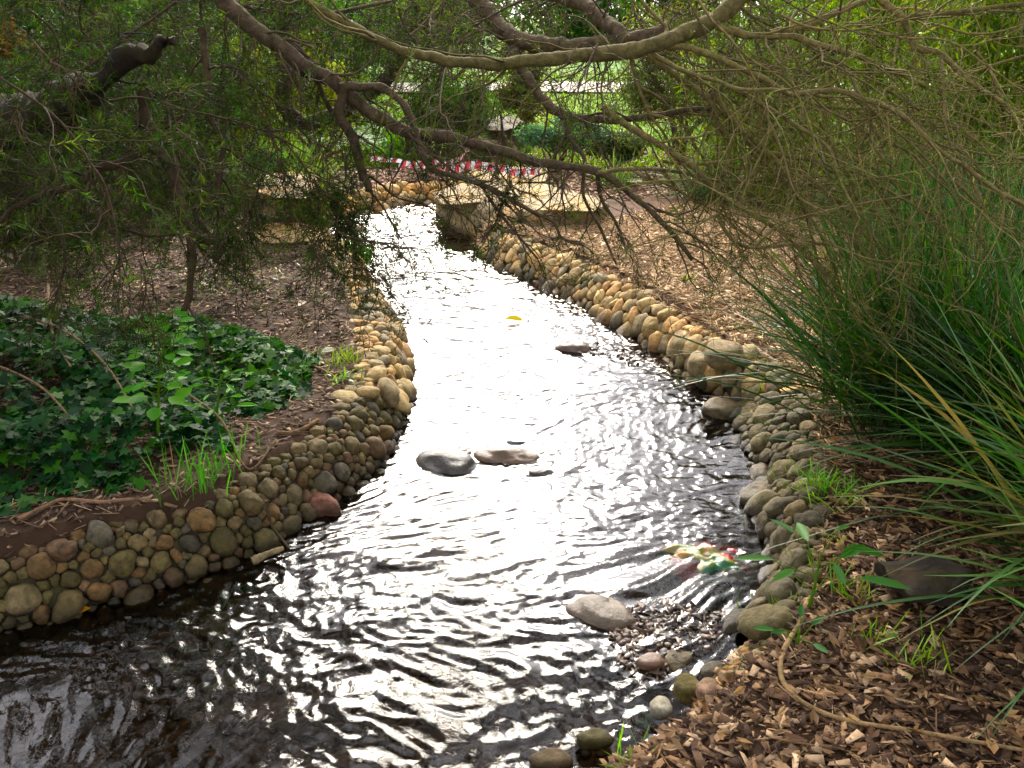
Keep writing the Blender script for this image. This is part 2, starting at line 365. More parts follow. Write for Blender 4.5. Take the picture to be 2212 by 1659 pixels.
def rock(mb, c, r3, rot=0, seed=1, rough=.15, col=(.2, .15, .1), tilt=0, big=False, pw_=.78):
    a, b, h = r3; ca, sa = math.cos(rot), math.sin(rot); ct, st_ = math.cos(tilt), math.sin(tilt)
    M = np.array([[ca, -sa, 0], [sa, ca, 0], [0, 0, 1]])@np.array([[1, 0, 0], [0, ct, -st_], [0, st_, ct]])
    f = lambda th: 1/np.sqrt((np.cos(th)/a)**2+(np.sin(th)/b)**2)
    V = stone_verts(np.array(c), M, f, h, seed, pw_, rough, BV if big else SV)
    if big: V = V + nrm(V-np.array(c))*(.05*min(r3)*fbm(V*9, 3, seed))[:, None]; F1, F2 = BT, BQ
    else: F1, F2 = ST, SQ
    o = mb.n; mb.add(V, F1, col); mb.F.setdefault(4, []).append(F2+o); return mb

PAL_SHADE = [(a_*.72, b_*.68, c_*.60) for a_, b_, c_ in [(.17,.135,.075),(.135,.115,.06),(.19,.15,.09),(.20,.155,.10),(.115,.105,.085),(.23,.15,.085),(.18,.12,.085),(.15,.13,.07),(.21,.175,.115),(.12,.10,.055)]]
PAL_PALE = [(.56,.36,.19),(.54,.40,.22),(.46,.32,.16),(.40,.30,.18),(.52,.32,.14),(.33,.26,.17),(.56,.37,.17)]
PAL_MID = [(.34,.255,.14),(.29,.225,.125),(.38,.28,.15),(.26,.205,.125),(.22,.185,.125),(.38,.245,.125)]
def ribbon_surface(foot, top, prof):
    n = 160; a = resamp(foot[:, :3], n); b = resamp(top[:, :3], n)
    def f(s, t):
        i = np.clip(s*(n-1), 0, n-1.001); k = i.astype(int); fr_ = (i-k)[..., None]
        A = a[k]*(1-fr_)+a[k+1]*fr_; B = b[k]*(1-fr_)+b[k+1]*fr_; t_ = t[..., None]
        p = A*(1-t_)+B*t_; z = -.10 + ((b[:, 2][k]+.07))*np.sin(np.clip(t/prof, 0, 1)*np.pi/2)
        p[..., 2] = z; return p
    return f
def wall(name, label, cat, foot, top, rmin, rmax, pal, mt, prof=.75, aniso=1.0, nmax=400, seed=1, hscale=.75, wts=None, t0=.0, t1=1.0, special=()):
    f = ribbon_surface(foot, top, prof); r_ = np.random.default_rng(seed)
    e = 1e-3
    def fr_at(s, t):
        p = f(s, t); ds = nrm(f(np.clip(s+e, 0, 1), t)-f(np.clip(s-e, 0, 1), t)); dt = nrm(f(s, np.clip(t+e, 0, 1))-f(s, np.clip(t-e, 0, 1)))
        n_ = nrm(np.cross(ds, dt)); n_ = np.where(n_[..., 2:] < 0, -n_, n_); dt = nrm(dt-ds*np.sum(ds*dt, -1, keepdims=True)); return p, ds, dt, n_
    cand_s = r_.random(14000); cand_t = t0+(t1-t0)*r_.random(14000); rr = rmin+(rmax-rmin)*np.interp(np.arange(14000), [0, 90, 91, 350, 351, 1200, 1201, 13999], [1, .8, .65, .5, .38, .28, .14, 0])*r_.uniform(.85, 1.1, 14000)
    pp, ds, dt, nn = fr_at(cand_s, cand_t)
    keep = []; kp = np.zeros((0, 3)); kr = np.zeros(0)
    for j in range(14000):
        # larger stones sit low
        r0 = rr[j]*(1.12-.45*cand_t[j])
        if len(keep):
            d = pp[j]-kp; 
            if aniso != 1: c2 = d@dt[j]; d = d - c2[:, None]*dt[j]*(1-1/aniso)
            if np.any(np.linalg.norm(d, axis=1) < (r0+kr)*.86): continue
        keep.append(j); kp = np.vstack([kp, pp[j]]); kr = np.r_[kr, r0]
        if len(keep) >= nmax: break
    n = len(keep); th = Thing(name, f(np.array([.5]), np.array([.0]))[0], label, cat)
    # core
    g = MB(); a, b = np.meshgrid(np.linspace(0, 1, 120), np.linspace(0, 1, 12)); q = f(a.ravel(), b.ravel()); _, _, _, qn = fr_at(a.ravel(), b.ravel())
    q = q - qn*.012 + qn*(.01*fbm(q*20, 2, seed))[:, None]; k_ = (np.arange(11)[:, None]*120+np.arange(119)[None]).ravel()
    g.add(q, np.stack([k_, k_+1, k_+121, k_+120], -1), (.07, .06, .042)); th.part('mortar_bed', g, M_MORTAR, True)
    cols = pick(pal, n, .16, wts); size = []; items = []
    for a_, j in enumerate(keep):
        d = kp-kp[a_]; x = d@ds[j]; y = d@dt[j]/aniso; dist = np.hypot(x, y); nb = (dist > 1e-6) & (dist < .5)
        x, y, dist = x[nb], y[nb], dist[nb]; h = dist*kr[a_]/(kr[a_]+kr[nb]); ang = np.arctan2(y, x)
        rmx = kr[a_]*1.45
        ex = r_.uniform(4, 11); e1 = r_.uniform(0, 3.14); e2 = r_.uniform(0, .16)
        def rad(th_, h=h, ang=ang, rmx=rmx, ex=ex, e1=e1, e2=e2):
            c = np.maximum(np.cos(th_[:, None]-ang[None])/h[None], 0); s_ = np.sum(c**ex, 1) + (1/rmx)**ex; return 1.0*s_**(-1/ex)*(1+e2*np.cos(2*(th_-e1)))
        M = np.stack([ds[j], dt[j]*aniso, nn[j]], -1)
        # small random lean
        lean = r_.normal(size=3)*.16; M = M + np.cross(lean, M.T).T
        hh = kr[a_]*hscale*(.85+.5*r_.random())
        V = stone_verts(kp[a_]+nn[j]*hh*r_.uniform(-.15, .1), M, rad, hh, int(seed*1000+a_), r_.uniform(.68, .85), r_.uniform(.08, .18))
        size.append(kr[a_]/np.linalg.norm(kp[a_]-np.array([0, 0, CAMZ]))); items.append((V, cols[a_]))
    order = np.argsort(-np.array(size)); rest = MB(); lim = 100 if n > 100 else n
    for q_, a_ in enumerate(order):
        V, c_ = items[a_]
        tgt = MB() if q_ < lim - (1 if n > 100 else 0) else rest
        o_ = tgt.n; tgt.add(V, ST, c_); tgt.F.setdefault(4, []).append(SQ+o_)
        if tgt is not rest: th.part('cobble', tgt, mt, True)
    if rest.V: th.part('small_cobbles', rest, mt, True, kind='stuff')
    return th

ix = lambda arr, a, b: arr[a:b]
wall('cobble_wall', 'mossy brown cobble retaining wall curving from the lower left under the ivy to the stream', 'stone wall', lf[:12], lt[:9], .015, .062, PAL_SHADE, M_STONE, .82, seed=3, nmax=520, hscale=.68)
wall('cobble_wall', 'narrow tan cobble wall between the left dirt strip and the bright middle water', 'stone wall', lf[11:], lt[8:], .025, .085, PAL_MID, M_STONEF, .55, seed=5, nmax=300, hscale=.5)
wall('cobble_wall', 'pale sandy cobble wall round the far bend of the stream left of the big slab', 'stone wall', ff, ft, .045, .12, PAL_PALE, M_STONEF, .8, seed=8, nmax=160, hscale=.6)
wall('cobble_wall', 'tan cobble wall of upright stones along the right bank below the pine straw', 'stone wall', rf[3:13], rt[2:12], .025, .072, PAL_MID+PAL_PALE[:2], M_STONEF, .8, aniso=1.35, seed=11, nmax=330, hscale=.5)

# loose stones edging the near right bank
GR = 'loose cobbles edging the near right bank'
def loose(px, label, group=None, z=.0, pal=PAL_MID, name='cobble', m_=None, seed0=500, rough=.12):
    for k_, (u, v, w, h, rot) in enumerate(px):
        zg = z if z is not None else None
        p = P(u, v, z) if z is not None else gpos(u, v)
        d = np.linalg.norm(p-np.array([0, 0, CAMZ])); a = w/FPX*d*.5; b = h/FPX*d*.62
        g = MB(); c_ = pick(pal, 1, .15)[0]
        rock(g, (0, 0, 0), (a, max(a*.55, b*.9), max(.5*a, b*.62)), R(rot), seed0+k_, rough, c_)
        o = g.build(name, m_ or M_STONE, smooth=True); o.location = (p[0], p[1], p[2]+b*.25)
        tag(o, label if isinstance(label, str) else label[k_], 'stone', group)
EDGE = [(1560,900,80,110,60),(1600,935,70,90,30),(1650,925,90,110,50),(1700,905,90,80,20),(1625,975,70,70,40),(1680,985,80,90,60),(1740,960,80,70,10),(1665,1040,90,90,45),
 (1640,1085,90,110,50),(1700,1050,80,80,20),(1745,1010,80,60,0),(1770,1050,60,50,0),(1670,1140,80,60,30),(1720,1110,80,60,10),(1690,1190,80,60,40),(1655,1230,60,50,20),(1700,1240,60,50,0),(1660,1290,70,40,30),
 (1610,1300,50,40,0),(1620,1345,60,40,20),(1580,1385,60,45,10),(1540,1430,80,50,20),(1590,1445,60,40,0),(1460,1470,80,70,30),(1525,1435,60,40,0),(1600,870,90,60,40),(1660,860,80,50,20),(1720,870,90,40,0),(1690,830,90,40,0),
 (1640,815,70,40,0),(1560,820,50,40,0),(1600,840,60,36,0),(1735,905,60,40,0),(1590,905,60,60,0),(1730,1150,50,40,0),(1650,1175,50,40,0),(1715,1290,60,40,0),(1660,1385,50,34,0)]
NUM = ['topmost', 'second', 'third', 'fourth', 'fifth', 'sixth', 'seventh', 'eighth', 'ninth', 'tenth', 'eleventh', 'twelfth', 'thirteenth', 'fourteenth', 'fifteenth', 'sixteenth', 'seventeenth', 'eighteenth', 'nineteenth', 'twentieth', 'twenty first', 'twenty second']
EDGE = sorted([e for e in EDGE if e[2] >= 78], key=lambda e: e[1])
def side_of(u, v):
    lo = 1500+ (v-800)*.4 if v < 1150 else 1640-(v-1150)*.3
    return 'at the water side' if u < lo+70 else ('against the mulch' if u > lo+150 else 'midway up the edging')
for q_, (u, v, w, h, rot) in enumerate(EDGE):
    p = gpos(u, v+h*.3); d = np.linalg.norm(p-np.array([0, 0, CAMZ])); a = w/FPX*d*.5; b = h/FPX*d*.5
    cc_ = pick([(.17,.13,.07),(.13,.10,.055),(.22,.165,.09),(.29,.225,.125)], 1, .15)[0]
    g = MB(); rock(g, (0, 0, 0), (a, max(.5*a, b*.8), max(.4*a, b*.45)), R(rot+20), 600+q_, .2, cc_)
    o = g.build('cobble', M_STONE, smooth=True); o.location = (p[0], p[1], max(p[2], -.02)+b*.12)
    tag(o, ('pale' if cc_[0] > .27 else 'dark' if cc_[0] < .19 else 'mid brown')+(' broad' if w >= 88 else ' rounded')+' loose cobble '+side_of(u, v)+', '+NUM[q_]+' down the near right bank', 'stone', GR)
wall('rubble_edging', 'low tumbled cobble edging running down the near right bank beside the water', 'stone edging', rf[12:22], rt[11:20], .018, .085, [(.13,.105,.06),(.10,.08,.048),(.17,.13,.075),(.075,.062,.04),(.12,.10,.065)], M_STONE, .95, seed=17, nmax=200, hscale=.5)
loose([(1492,765,100,90,40)], 'large smooth tan boulder at the water edge where the right cobble wall ends', z=.05, pal=[(.23,.175,.10)], m_=M_STONEF, name='boulder')
loose([(1560,775,100,70,60)], 'flat beige cobble lying on top of the edging beside the large smooth tan boulder', z=.2, pal=[(.26,.20,.12)], m_=M_STONEF)
loose([(1515,800,60,70,20)], 'upright rounded cobble between the tan boulder and the dark mossy stone', z=.06, pal=[PAL_MID[3]], m_=M_STONEF)
loose([(1530,828,56,46,0)], 'small dark mossy stone standing in the water at the right bank', z=.02, pal=[(.07,.065,.03)])
loose([(1485,1495,60,60,20)], 'round olive pebble at the corner of the mulch bank beside a white one', z=.08, pal=[(.15,.12,.05)])
loose([(1427,1535,46,46,0)], 'round pale grey pebble at the waterside tip of the mulch bank', z=.05, pal=[(.36,.33,.26)])
loose([(1530,1498,52,50,0)], 'pinkish brown pebble on the mulch right of the olive pebble', z=.13, pal=[(.30,.20,.14)])
loose([(1405,1435,60,36,10)], 'brown wet pebble in the shallows by the mulch bank', z=.0, pal=[(.16,.10,.07)], m_=M_WETROCK)
loose([(1285,1602,76,36,0)], 'olive flat pebble at the waterline near the bottom of the picture', z=.02, pal=[(.17,.14,.06)])
loose([(1190,1650,90,36,5)], 'brown flat pebble cut by the bottom edge of the picture', z=.02, pal=[(.17,.12,.07)])
# rocks in the stream
def srock(u, v, w, h, rot, label, col, name='river_rock', mt=None, rise=.5, seed=1, rough=.16):
    p = P(u, v, .02); d = np.linalg.norm(p-np.array([0, 0, CAMZ])); a = w/FPX*d*.5
    g = MB(); rock(g, (0, 0, 0), (a, h/FPX*d*.75, h/FPX*d*.55), R(rot), seed, rough, col, big=True, pw_=.85)
    o = g.build(name, mt or M_WETROCK, smooth=True); o.location = (p[0], p[1], -.045+rise*.02); tag(o, label, 'rock')
srock(965, 990, 150, 76, -22, 'large dark grey wet rock in midstream with water sliding over it', (.075, .068, .06), seed=21, rise=.6)
srock(1094, 976, 150, 56, -8, 'brown topped wet rock in midstream right of the dark grey one', (.13, .085, .055), seed=22, rise=.9)
srock(1000, 968, 40, 24, 0, 'small dark stone between the two midstream rocks', (.07, .06, .055), seed=23, rise=1.6)
srock(1298, 1312, 150, 66, -20, 'flat shining slab rock in the near shallows', (.13, .10, .07), seed=24, rise=1.2, rough=.1)
srock(1240, 745, 80, 40, 10, 'half sunken brown rock off the right wall with debris caught behind it', (.15, .11, .09), seed=25, rise=1.8)
srock(767, 494, 44, 30, 0, 'pale rounded rock alone in the water at the far left bend', (.45, .35, .22), mt=M_STONEF, seed=26, rise=1.5)
srock(1170, 1012, 60, 20, 0, 'low dark ledge rock breaking the water right of the midstream rocks', (.05, .045, .04), seed=27, rise=1.9)
srock(690, 1092, 60, 66, 60, 'long reddish brown stone leaning at the foot of the left wall', (.22, .11, .08), mt=M_STONE, seed=28, rise=2.5)

# big sandstone slab and other boulders
def slab(name, label, bot, top, zb, zt, col, seed, mt=M_ROCK, amp=.05, edge=.12, cat='boulder'):
    n = 90; b = resamp(np.vstack([PL(bot, zb), PL(bot[:1], zb)]), n+1)[:-1]; t = resamp(np.vstack([PL(top, zt), PL(top[:1], zt)]), n+1)[:-1]
    rings = []; kz = np.linspace(0, 1, 22)
    for k_ in kz:
        kx = k_**2.6; q = b*(1-kx)+t*kx; q[:, 2] = b[:, 2]+(t[:, 2]-b[:, 2])*math.sin(k_*math.pi/2) ; rings.append(q)
    c = t.mean(0)
    for k_ in np.linspace(.06, .96, 14):
        q = t*(1-k_)+c*k_; q[:, 2] += edge*.25*(1-(1-k_)**3); rings.append(q)
    V = np.array(rings); m_ = len(rings); flat = V.reshape(-1, 3); cc = flat.mean(0)
    ledge = np.abs(((flat[:, 2]+.02*vnoise(flat*3, seed))*9) % 1-.5)*.03
    dirv = nrm((flat-cc)*[1, 1, .6]); flat = flat + dirv*(amp*fbm(flat*2.2, 4, seed)+.012*fbm(flat*14, 3, seed+5)-ledge)[:, None]
    flat[:, 2] += amp*.3*fbm(flat*3, 3, seed+9)
    r_, c_ = np.meshgrid(np.arange(m_-1), np.arange(n), indexing='ij'); A = r_*n+c_; B = r_*n+(c_+1) % n
    g = MB(); F = np.stack([A.ravel(), B.ravel(), B.ravel()+n, A.ravel()+n], -1)
    k1 = np.clip(.5+.8*fbm(flat*3.5, 3, seed+3), 0, 1)[:, None]; k2 = np.clip((fbm(flat*5, 3, seed+13)-.25)*3, 0, 1)[:, None]
    cv = np.array(col)*(.75+.4*k1); cv = cv*(1-.5*k2)+np.array(col)*[1.2, .85, .45]*.5*k2
    g.add(flat, F, cv); g.F[n] = [np.arange((m_-1)*n, m_*n)[None]]
    loc = tuple(cc); o = g.build(name, mt, smooth=True, loc=(cc[0], cc[1], zb)); tag(o, label, cat); return o
slab('sandstone_slab', 'big flat topped sandstone slab overhanging the stream at the far right bank', [(940,474,-.05),(972,500,-.05),(1012,528,-.05),(1090,532,.05),(1190,508,.14),(1290,492,.16),(1320,470,.16),(1180,440,.12),(1000,440,0)],
     [(936,426,.29),(950,440,.29),(990,444,.30),(1030,438,.32),(1110,444,.35),(1200,455,.37),(1296,460,.34),(1312,446,.32),(1285,424,.34),(1180,402,.35),(1080,398,.33),(990,408,.30)], -.05, .36, (.36, .285, .185), 31, amp=.025)
slab('sandstone_block', 'pale low sandstone block behind the big flat slab', [(1010,400),(1100,405),(1180,402),(1190,385),(1100,376),(1020,382)], [(1015,388),(1100,395),(1178,393),(1180,378),(1100,370),(1022,374)], .12, .30, (.48, .38, .25), 33, amp=.03)
slab('boulder', 'tan boulder on the left bank beside the foliage at the far bend', [(545,478),(600,492),(680,488),(700,462),(640,445),(560,450)], [(555,418),(600,428),(665,432),(680,402),(630,390),(570,396)], .12, .60, (.33, .26, .17), 35, amp=.05)
slab('flat_rock', 'low flat tan rock lying on the left dirt at the head of the narrow wall', [(530,512),(560,535),(640,535),(705,530),(715,508),(640,494),(560,496)], [(540,506),(565,525),(640,524),(695,518),(700,500),(640,490),(565,492)], .14, .25, (.45, .33, .19), 37, amp=.02)
slab('boulder', 'wedge shaped tan boulder behind the striped barrier tape', [(955,352),(1000,362),(1080,362),(1120,350),(1080,336),(990,336)], [(1005,314),(1035,317),(1075,318),(1085,308),(1050,300),(1020,304)], .13, .46, (.30, .24, .16), 39, amp=.05)
slab('boulder', 'dark grey boulder half hidden behind the wedge shaped one', [(1020,325),(1080,330),(1140,322),(1120,305),(1050,300)], [(1060,282),(1090,285),(1110,278),(1090,270),(1065,272)], .13, .62, (.13, .115, .09), 41, amp=.05)
slab('boulder', 'dark low boulder between the mulch and the strappy clumps at the far right', [(1880,1235),(1960,1310),(2060,1310),(2100,1260),(2020,1220)], [(1900,1235),(1970,1290),(2040,1290),(2070,1245),(2010,1218)], .24, .31, (.035, .028, .022), 43, amp=.02)

# barrier tape
def tape(ptsz, w, label):
    pts = spline(np.array([list(P(u, v, z)) for u, v, z in ptsz]), 90); pts[:, 2] += .012*np.sin(np.arange(90)*.17)+.008*np.sin(np.arange(90)*.41)
    side = np.tile(np.array([[0., .45, .9]]), (89, 1)); g = MB()
    for k_ in range(89):
        tw = .25*math.sin(k_*.1); s = np.array([0, .5+tw, .8]); s2 = np.array([0, .5+.25*math.sin((k_+1)*.1), .8]); s /= np.linalg.norm(s); s2 /= np.linalg.norm(s2)
        c_ = (.68, .10, .13) if (k_//3) % 2 else (.85, .82, .85)
        off = pts[k_+1]-pts[k_]
        V = [pts[k_]-s*w/2, pts[k_+1]-s2*w/2, pts[k_+1]+s2*w/2+off*1.0, pts[k_]+s*w/2+off*1.0]
        g.add(V, [[0, 1, 2, 3]], c_)
    return tag(g.build('barrier_tape', M_TAPE), label, 'barrier tape')
tape([(860,362,.45),(905,356,.42),(950,366,.34),(1000,362,.40),(1060,358,.44),(1120,372,.38),(1165,374,.33)], .085, 'red and white striped barrier tape sagging across the far mulch')
tape([(800,345,.42),(870,349,.44),(930,354,.4),(985,345,.48),(1015,322,.62)], .05, 'thin twisted end of red and white tape running up to the wedge shaped boulder')

# ================================================================ BRANCHES
BARK = np.array([.105, .078, .052]); OLIVE = np.array([.185, .155, .075])
class Tree:
    def __init__(s, loc, label, name, cat='tree'): s.t = Thing(name, loc, label, cat); s.paths = []
    def limb(s, pts, w0, w1, d0=None, d1=None, col=BARK, name='branch', world=False, n=None, sides=8, tw=1.0, leaf=1.0, add=True, down=.4, rag=0):
        if world: A = np.array(pts, float)
        else: A = np.array([Q(u, v, d0+(d1-d0)*k_/(len(pts)-1)) for k_, (u, v) in enumerate(pts)])
        n = n or max(10, len(A)*5); Pp = spline(A, n)
        if world: r = np.linspace(w0, w1, n)/2
        else: r = np.linspace(w0, w1, n)/2/FPX*np.linspace(d0, d1, n)
        Pp = Pp + (.25*r[:, None])*np.stack([vnoise(p3(np.arange(n)*.45, 0*r+len(s.paths)), 5+k_) for k_ in range(3)], -1)
        r = r*(1+.12*vnoise(p3(np.arange(n)*.7, 0*r+3.3+len(s.paths)), 9))
        g = MB()
        if not rag and w0 > (13 if not world else .05) and sides > 5: rag = .16; sides = 12; end_ = 1
        else: end_ = 0
        if rag:                                    # torn, knobbly old limb
            sides = 22 if not end_ else 12; Pp = resamp(Pp, 150); r = np.interp(np.linspace(0, 1, 150), np.linspace(0, 1, len(r)), r); r[-14:] *= np.linspace(1, .35 if not end_ else .95, 14)
        tube(g, Pp, r, sides, col)
        if rag:
            V_ = g.V[-1]; ax = np.repeat(Pp, sides, 0); dv = nrm(V_-ax); g.V[-1] = V_+dv*(np.repeat(r, sides)*rag*(fbm(V_*(9 if not end_ else 26), 4, 77)))[:, None]
        s.t.part(name, g, M_BARK, True)
        if add: s.paths.append((Pp, r, col, tw, leaf, down))
        return Pp
    def twigs(s, dens=22, ln=(.15, .5), sub=5, needles=16, ncol=((.025,.05,.012),(.04,.075,.014),(.018,.035,.012)), tcol=None, nl=.026, nw=.0034, spread=.9):
        g = MB(); h = MB(); st = []; dr = []; rr = []; cc = []; lf_ = []; dn = []
        for Pp, r, col, tw, leaf, down in s.paths:
            Ltot = np.linalg.norm(np.diff(Pp, axis=0), axis=1).sum(); n = int(dens*Ltot*tw)
            if n < 1: continue
            i_ = rng.uniform(.08, 1, n)*(len(Pp)-1.01); k_ = i_.astype(int); f_ = (i_-k_)[:, None]
            p = Pp[k_]*(1-f_)+Pp[k_+1]*f_; T = nrm(Pp[k_+1]-Pp[k_]); st.append(p)
            dr.append(nrm(T*.8 + rdir(n)*spread + np.array([0, 0, -down*.5]))); rr.append(np.minimum(r[k_]*.45, .005)); cc.append(np.tile(col, (n, 1))); lf_.append(np.full(n, leaf)); dn.append(np.full(n, down))
        st = np.concatenate(st); dr = np.concatenate(dr); rr = np.concatenate(rr); cc = np.concatenate(cc); lf_ = np.concatenate(lf_)
        n = len(st); Ln = rng.uniform(*ln, n); A = grow(st, dr, Ln, 9, .42, .35)
        cc = cc*np.exp(rng.normal(size=(n, 1))*.2)
        tube(g, A, np.maximum(rr, .0021)[:, None]*np.linspace(1, .35, 9)[None], 4, cc)
        # second order
        m_ = n*sub; idx = np.repeat(np.arange(n), sub); t_ = rng.uniform(.2, .98, m_)*7.99; k_ = t_.astype(int); f_ = (t_-k_)[:, None]
        p = A[idx, k_]*(1-f_)+A[idx, k_+1]*f_; T = nrm(A[idx, k_+1]-A[idx, k_]); d = nrm(T*.7+rdir(m_)*.85)
        B = grow(p, d, Ln[idx]*rng.uniform(.2, .5, m_), 6, .4, .2)
        tube(g, B, np.full((m_, 1), .0014)*np.linspace(1, .6, 6)[None], 3, cc[idx]*1.05)
        s.t.part('twigs', g, M_BARK)
        # needles
        keep = rng.random(m_) < np.clip(lf_[idx], 0, 1); B = B[keep]
        if needles and len(B):
            mm_ = len(B)*needles; id2 = np.repeat(np.arange(len(B)), needles); t_ = rng.uniform(.15, 1, mm_)*4.99; k_ = t_.astype(int); f_ = (t_-k_)[:, None]
            p = B[id2, k_]*(1-f_)+B[id2, k_+1]*f_; T = nrm(B[id2, k_+1]-B[id2, k_]); d = nrm(T*.75+rdir(mm_)*.8)
            cb = pick(ncol, len(B), .25)[id2]*np.exp(rng.normal(size=(mm_, 1))*.15)
            T4 = np.array([[0, 0, 0], [-.5, .4, 0], [0, 1, 0], [.5, .4, 0]])
            scl = np.stack([np.full(mm_, nw), nl*rng.uniform(.6, 1.35, mm_), np.ones(mm_)], -1)
            stamp(h, T4, [[0, 1, 2, 3]], p, frame(d, rdir(mm_)), scl, cb); s.t.part('foliage', h, M_NEEDLE)

# --- right overhanging tree (trunk stands just outside the right edge)
T1 = Tree((2.75, 3.7, H0), 'olive barked overhanging tree whose lichened limbs and bare twigs fill the upper right', 'overhanging_tree')
T1.limb([(2.75,3.7,.2),(2.7,3.75,.9),(2.75,3.7,1.6),(2.55,3.6,2.3),(2.3,3.5,3.2),(2.2,3.6,4.3)], .22, .1, world=True, name='trunk', col=BARK, tw=0, sides=14)
q1 = Q(1620, -20, 3.4)
T1.limb([(2.6,3.65,2.2),(2.1,3.5,2.35),(1.5,3.45,2.15),tuple(q1)], .12, .075, world=True, tw=.6)
e = 3.3
T1.limb([(1620,-20),(1560,30),(1480,72),(1400,100),(1250,122),(1130,133),(1000,135),(900,118),(830,95),(780,68),(700,25),(640,-15)], 40, 15, 3.4, 3.1, OLIVE*.72, tw=.9)
T1.limb([(1448,60),(1360,88),(1254,102),(1202,99),(1114,84),(1078,53),(1022,-5),(1000,-40)], 34, 36, 3.6, 3.9, BARK, tw=.6)
T1.limb([(1110,85),(1114,127),(1149,183),(1184,225),(1220,250),(1272,254),(1325,260),(1400,252),(1466,240),(1524,234)], 26, 11, 3.8, 3.5)
T1.limb([(1220,250),(1232,300),(1262,345),(1260,420),(1300,500),(1330,570)], 12, 5, 3.7, 3.6)
T1.limb([(1190,-15),(1260,10),(1310,50),(1355,88)], 32, 30, 3.9, 3.6)
RB = [([(1543,51),(1598,74),(1661,78),(1719,82),(1797,104),(1895,137),(1981,176),(2080,230)],17,8),([(1661,72),(1739,55),(1817,23),(1887,-8)],14,14),
([(1399,117),(1465,164),(1532,219),(1551,266),(1575,305),(1571,352),(1555,398),(1551,461),(1582,516),(1629,535),(1723,527)],14,6),
([(1400,95),(1470,100),(1536,121),(1598,145),(1661,176),(1711,203),(1805,195),(1856,211),(1915,231),(1973,270),(2032,328),(2090,363),(2149,410),(2220,445)],15,9),
([(1407,117),(1485,156),(1543,172),(1590,191),(1680,195),(1711,203)],11,8),([(1590,195),(1661,234),(1723,274),(1789,320),(1809,375),(1829,422),(1852,461)],11,5),
([(1895,-5),(1950,39),(1981,102),(2032,117),(2100,180),(2212,250)],18,7),([(1950,39),(2051,27),(2215,8)],13,10),
([(1532,195),(1567,234),(1602,281),(1668,336),(1700,379),(1739,449),(1770,500),(1810,590)],13,5),
([(1300,230),(1348,270),(1426,313),(1504,367),(1555,418),(1621,461),(1680,496),(1739,547),(1797,606)],16,7),
([(1524,234),(1582,258),(1629,320),(1700,336),(1778,352),(1875,379)],12,9),
([(1290,372),(1348,367),(1407,365),(1465,371),(1551,391),(1700,391),(1778,406),(1900,440)],10,5),
([(1786,113),(1836,164),(1856,203),(1895,250),(1973,316),(2050,400)],10,5),([(1629,535),(1680,488),(1750,465),(1836,445),(1973,420)],7,5),
([(1610,150),(1660,260),(1690,330),(1720,420),(1790,460)],8,4),([(1711,203),(1780,230),(1900,238),(2000,262),(2110,285)],9,5),
([(1875,379),(1950,430),(2020,470),(2100,560),(2150,640)],7,3),([(2032,117),(2040,200),(2050,300),(2110,420),(2120,560)],8,4),
([(1360,100),(1370,160),(1400,240),(1440,300),(1470,380),(1500,440)],9,4),([(1680,496),(1740,520),(1800,530),(1880,560),(1990,570)],6,3),
([(1426,94),(1440,60),(1400,20),(1380,-10)],10,8),([(2215,120),(2120,150),(2040,190),(1960,250),(1900,330)],7,4),([(1551,461),(1480,500),(1420,520)],5,3)]
for j, (pts, a, b) in enumerate(RB):
    d0 = 3.35; d1 = d0 - .35 + .9*random.random()
    T1.limb(pts, a, b, d0, d1, OLIVE*(.9+.3*random.random()), tw=1.25, leaf=.42, down=.45, sides=6)
for j in range(34):   # finer wandering boughs
    u, v = random.uniform(1380, 2150), random.uniform(-20, 480); pts = [(u, v)]; a = random.uniform(.15, 1.0)
    for _ in range(8): a += random.uniform(-.3, .35); u += 55*math.cos(a); v += 55*math.sin(a); pts.append((u, v))
    d0 = random.uniform(2.9, 4.3); T1.limb(pts, random.uniform(5, 9), 3, d0, d0+random.uniform(-.3, .3), OLIVE*random.uniform(.7, 1.3), tw=1.1, leaf=.42, down=.4, sides=5)
for j in range(30):   # leafy boughs at the top centre
    u, v = random.uniform(820, 1650), random.uniform(-70, 110); pts = [(u, v)]; a = random.uniform(.2, 2.6)
    for _ in range(5): a += random.uniform(-.3, .3); u += 36*math.cos(a); v += 30*math.sin(a); pts.append((u, v))
    d0 = random.uniform(3.2, 4.6); T1.limb(pts, 6, 2.5, d0, d0+random.uniform(-.3, .3), BARK, tw=2.4, leaf=1, down=.6, sides=5)
T1.twigs(12, (.2, .7), 3, 16, ncol=((.05,.08,.014),(.07,.10,.018),(.03,.055,.012)), nw=.0028, nl=.024)

# --- left tree (trunk just outside the left edge)
T2 = Tree((-3.1, 4.9, H0), 'dark shaded tree on the left bank with a thick broken limb and needle foliage', 'overhanging_tree')
T2.limb([(-3.1,4.9,.2),(-3.05,4.85,1.0),(-3.0,4.8,1.8),(-2.8,4.7,2.8),(-2.4,4.6,3.8),(-2.2,4.7,5.0)], .34, .14, world=True, name='trunk', tw=0, sides=14, col=BARK*.6)
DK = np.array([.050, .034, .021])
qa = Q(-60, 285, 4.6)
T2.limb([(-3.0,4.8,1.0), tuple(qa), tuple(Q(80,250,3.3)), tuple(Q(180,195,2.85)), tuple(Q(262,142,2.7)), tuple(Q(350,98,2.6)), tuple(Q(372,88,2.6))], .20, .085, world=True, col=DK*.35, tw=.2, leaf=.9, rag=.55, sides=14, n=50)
q2 = Q(470, -20, 3.2)
T2.limb([(-2.85,4.7,2.6),(-2.2,4.2,2.9),(-1.6,3.7,2.5), tuple(q2)], .13, .07, world=True, tw=.4)
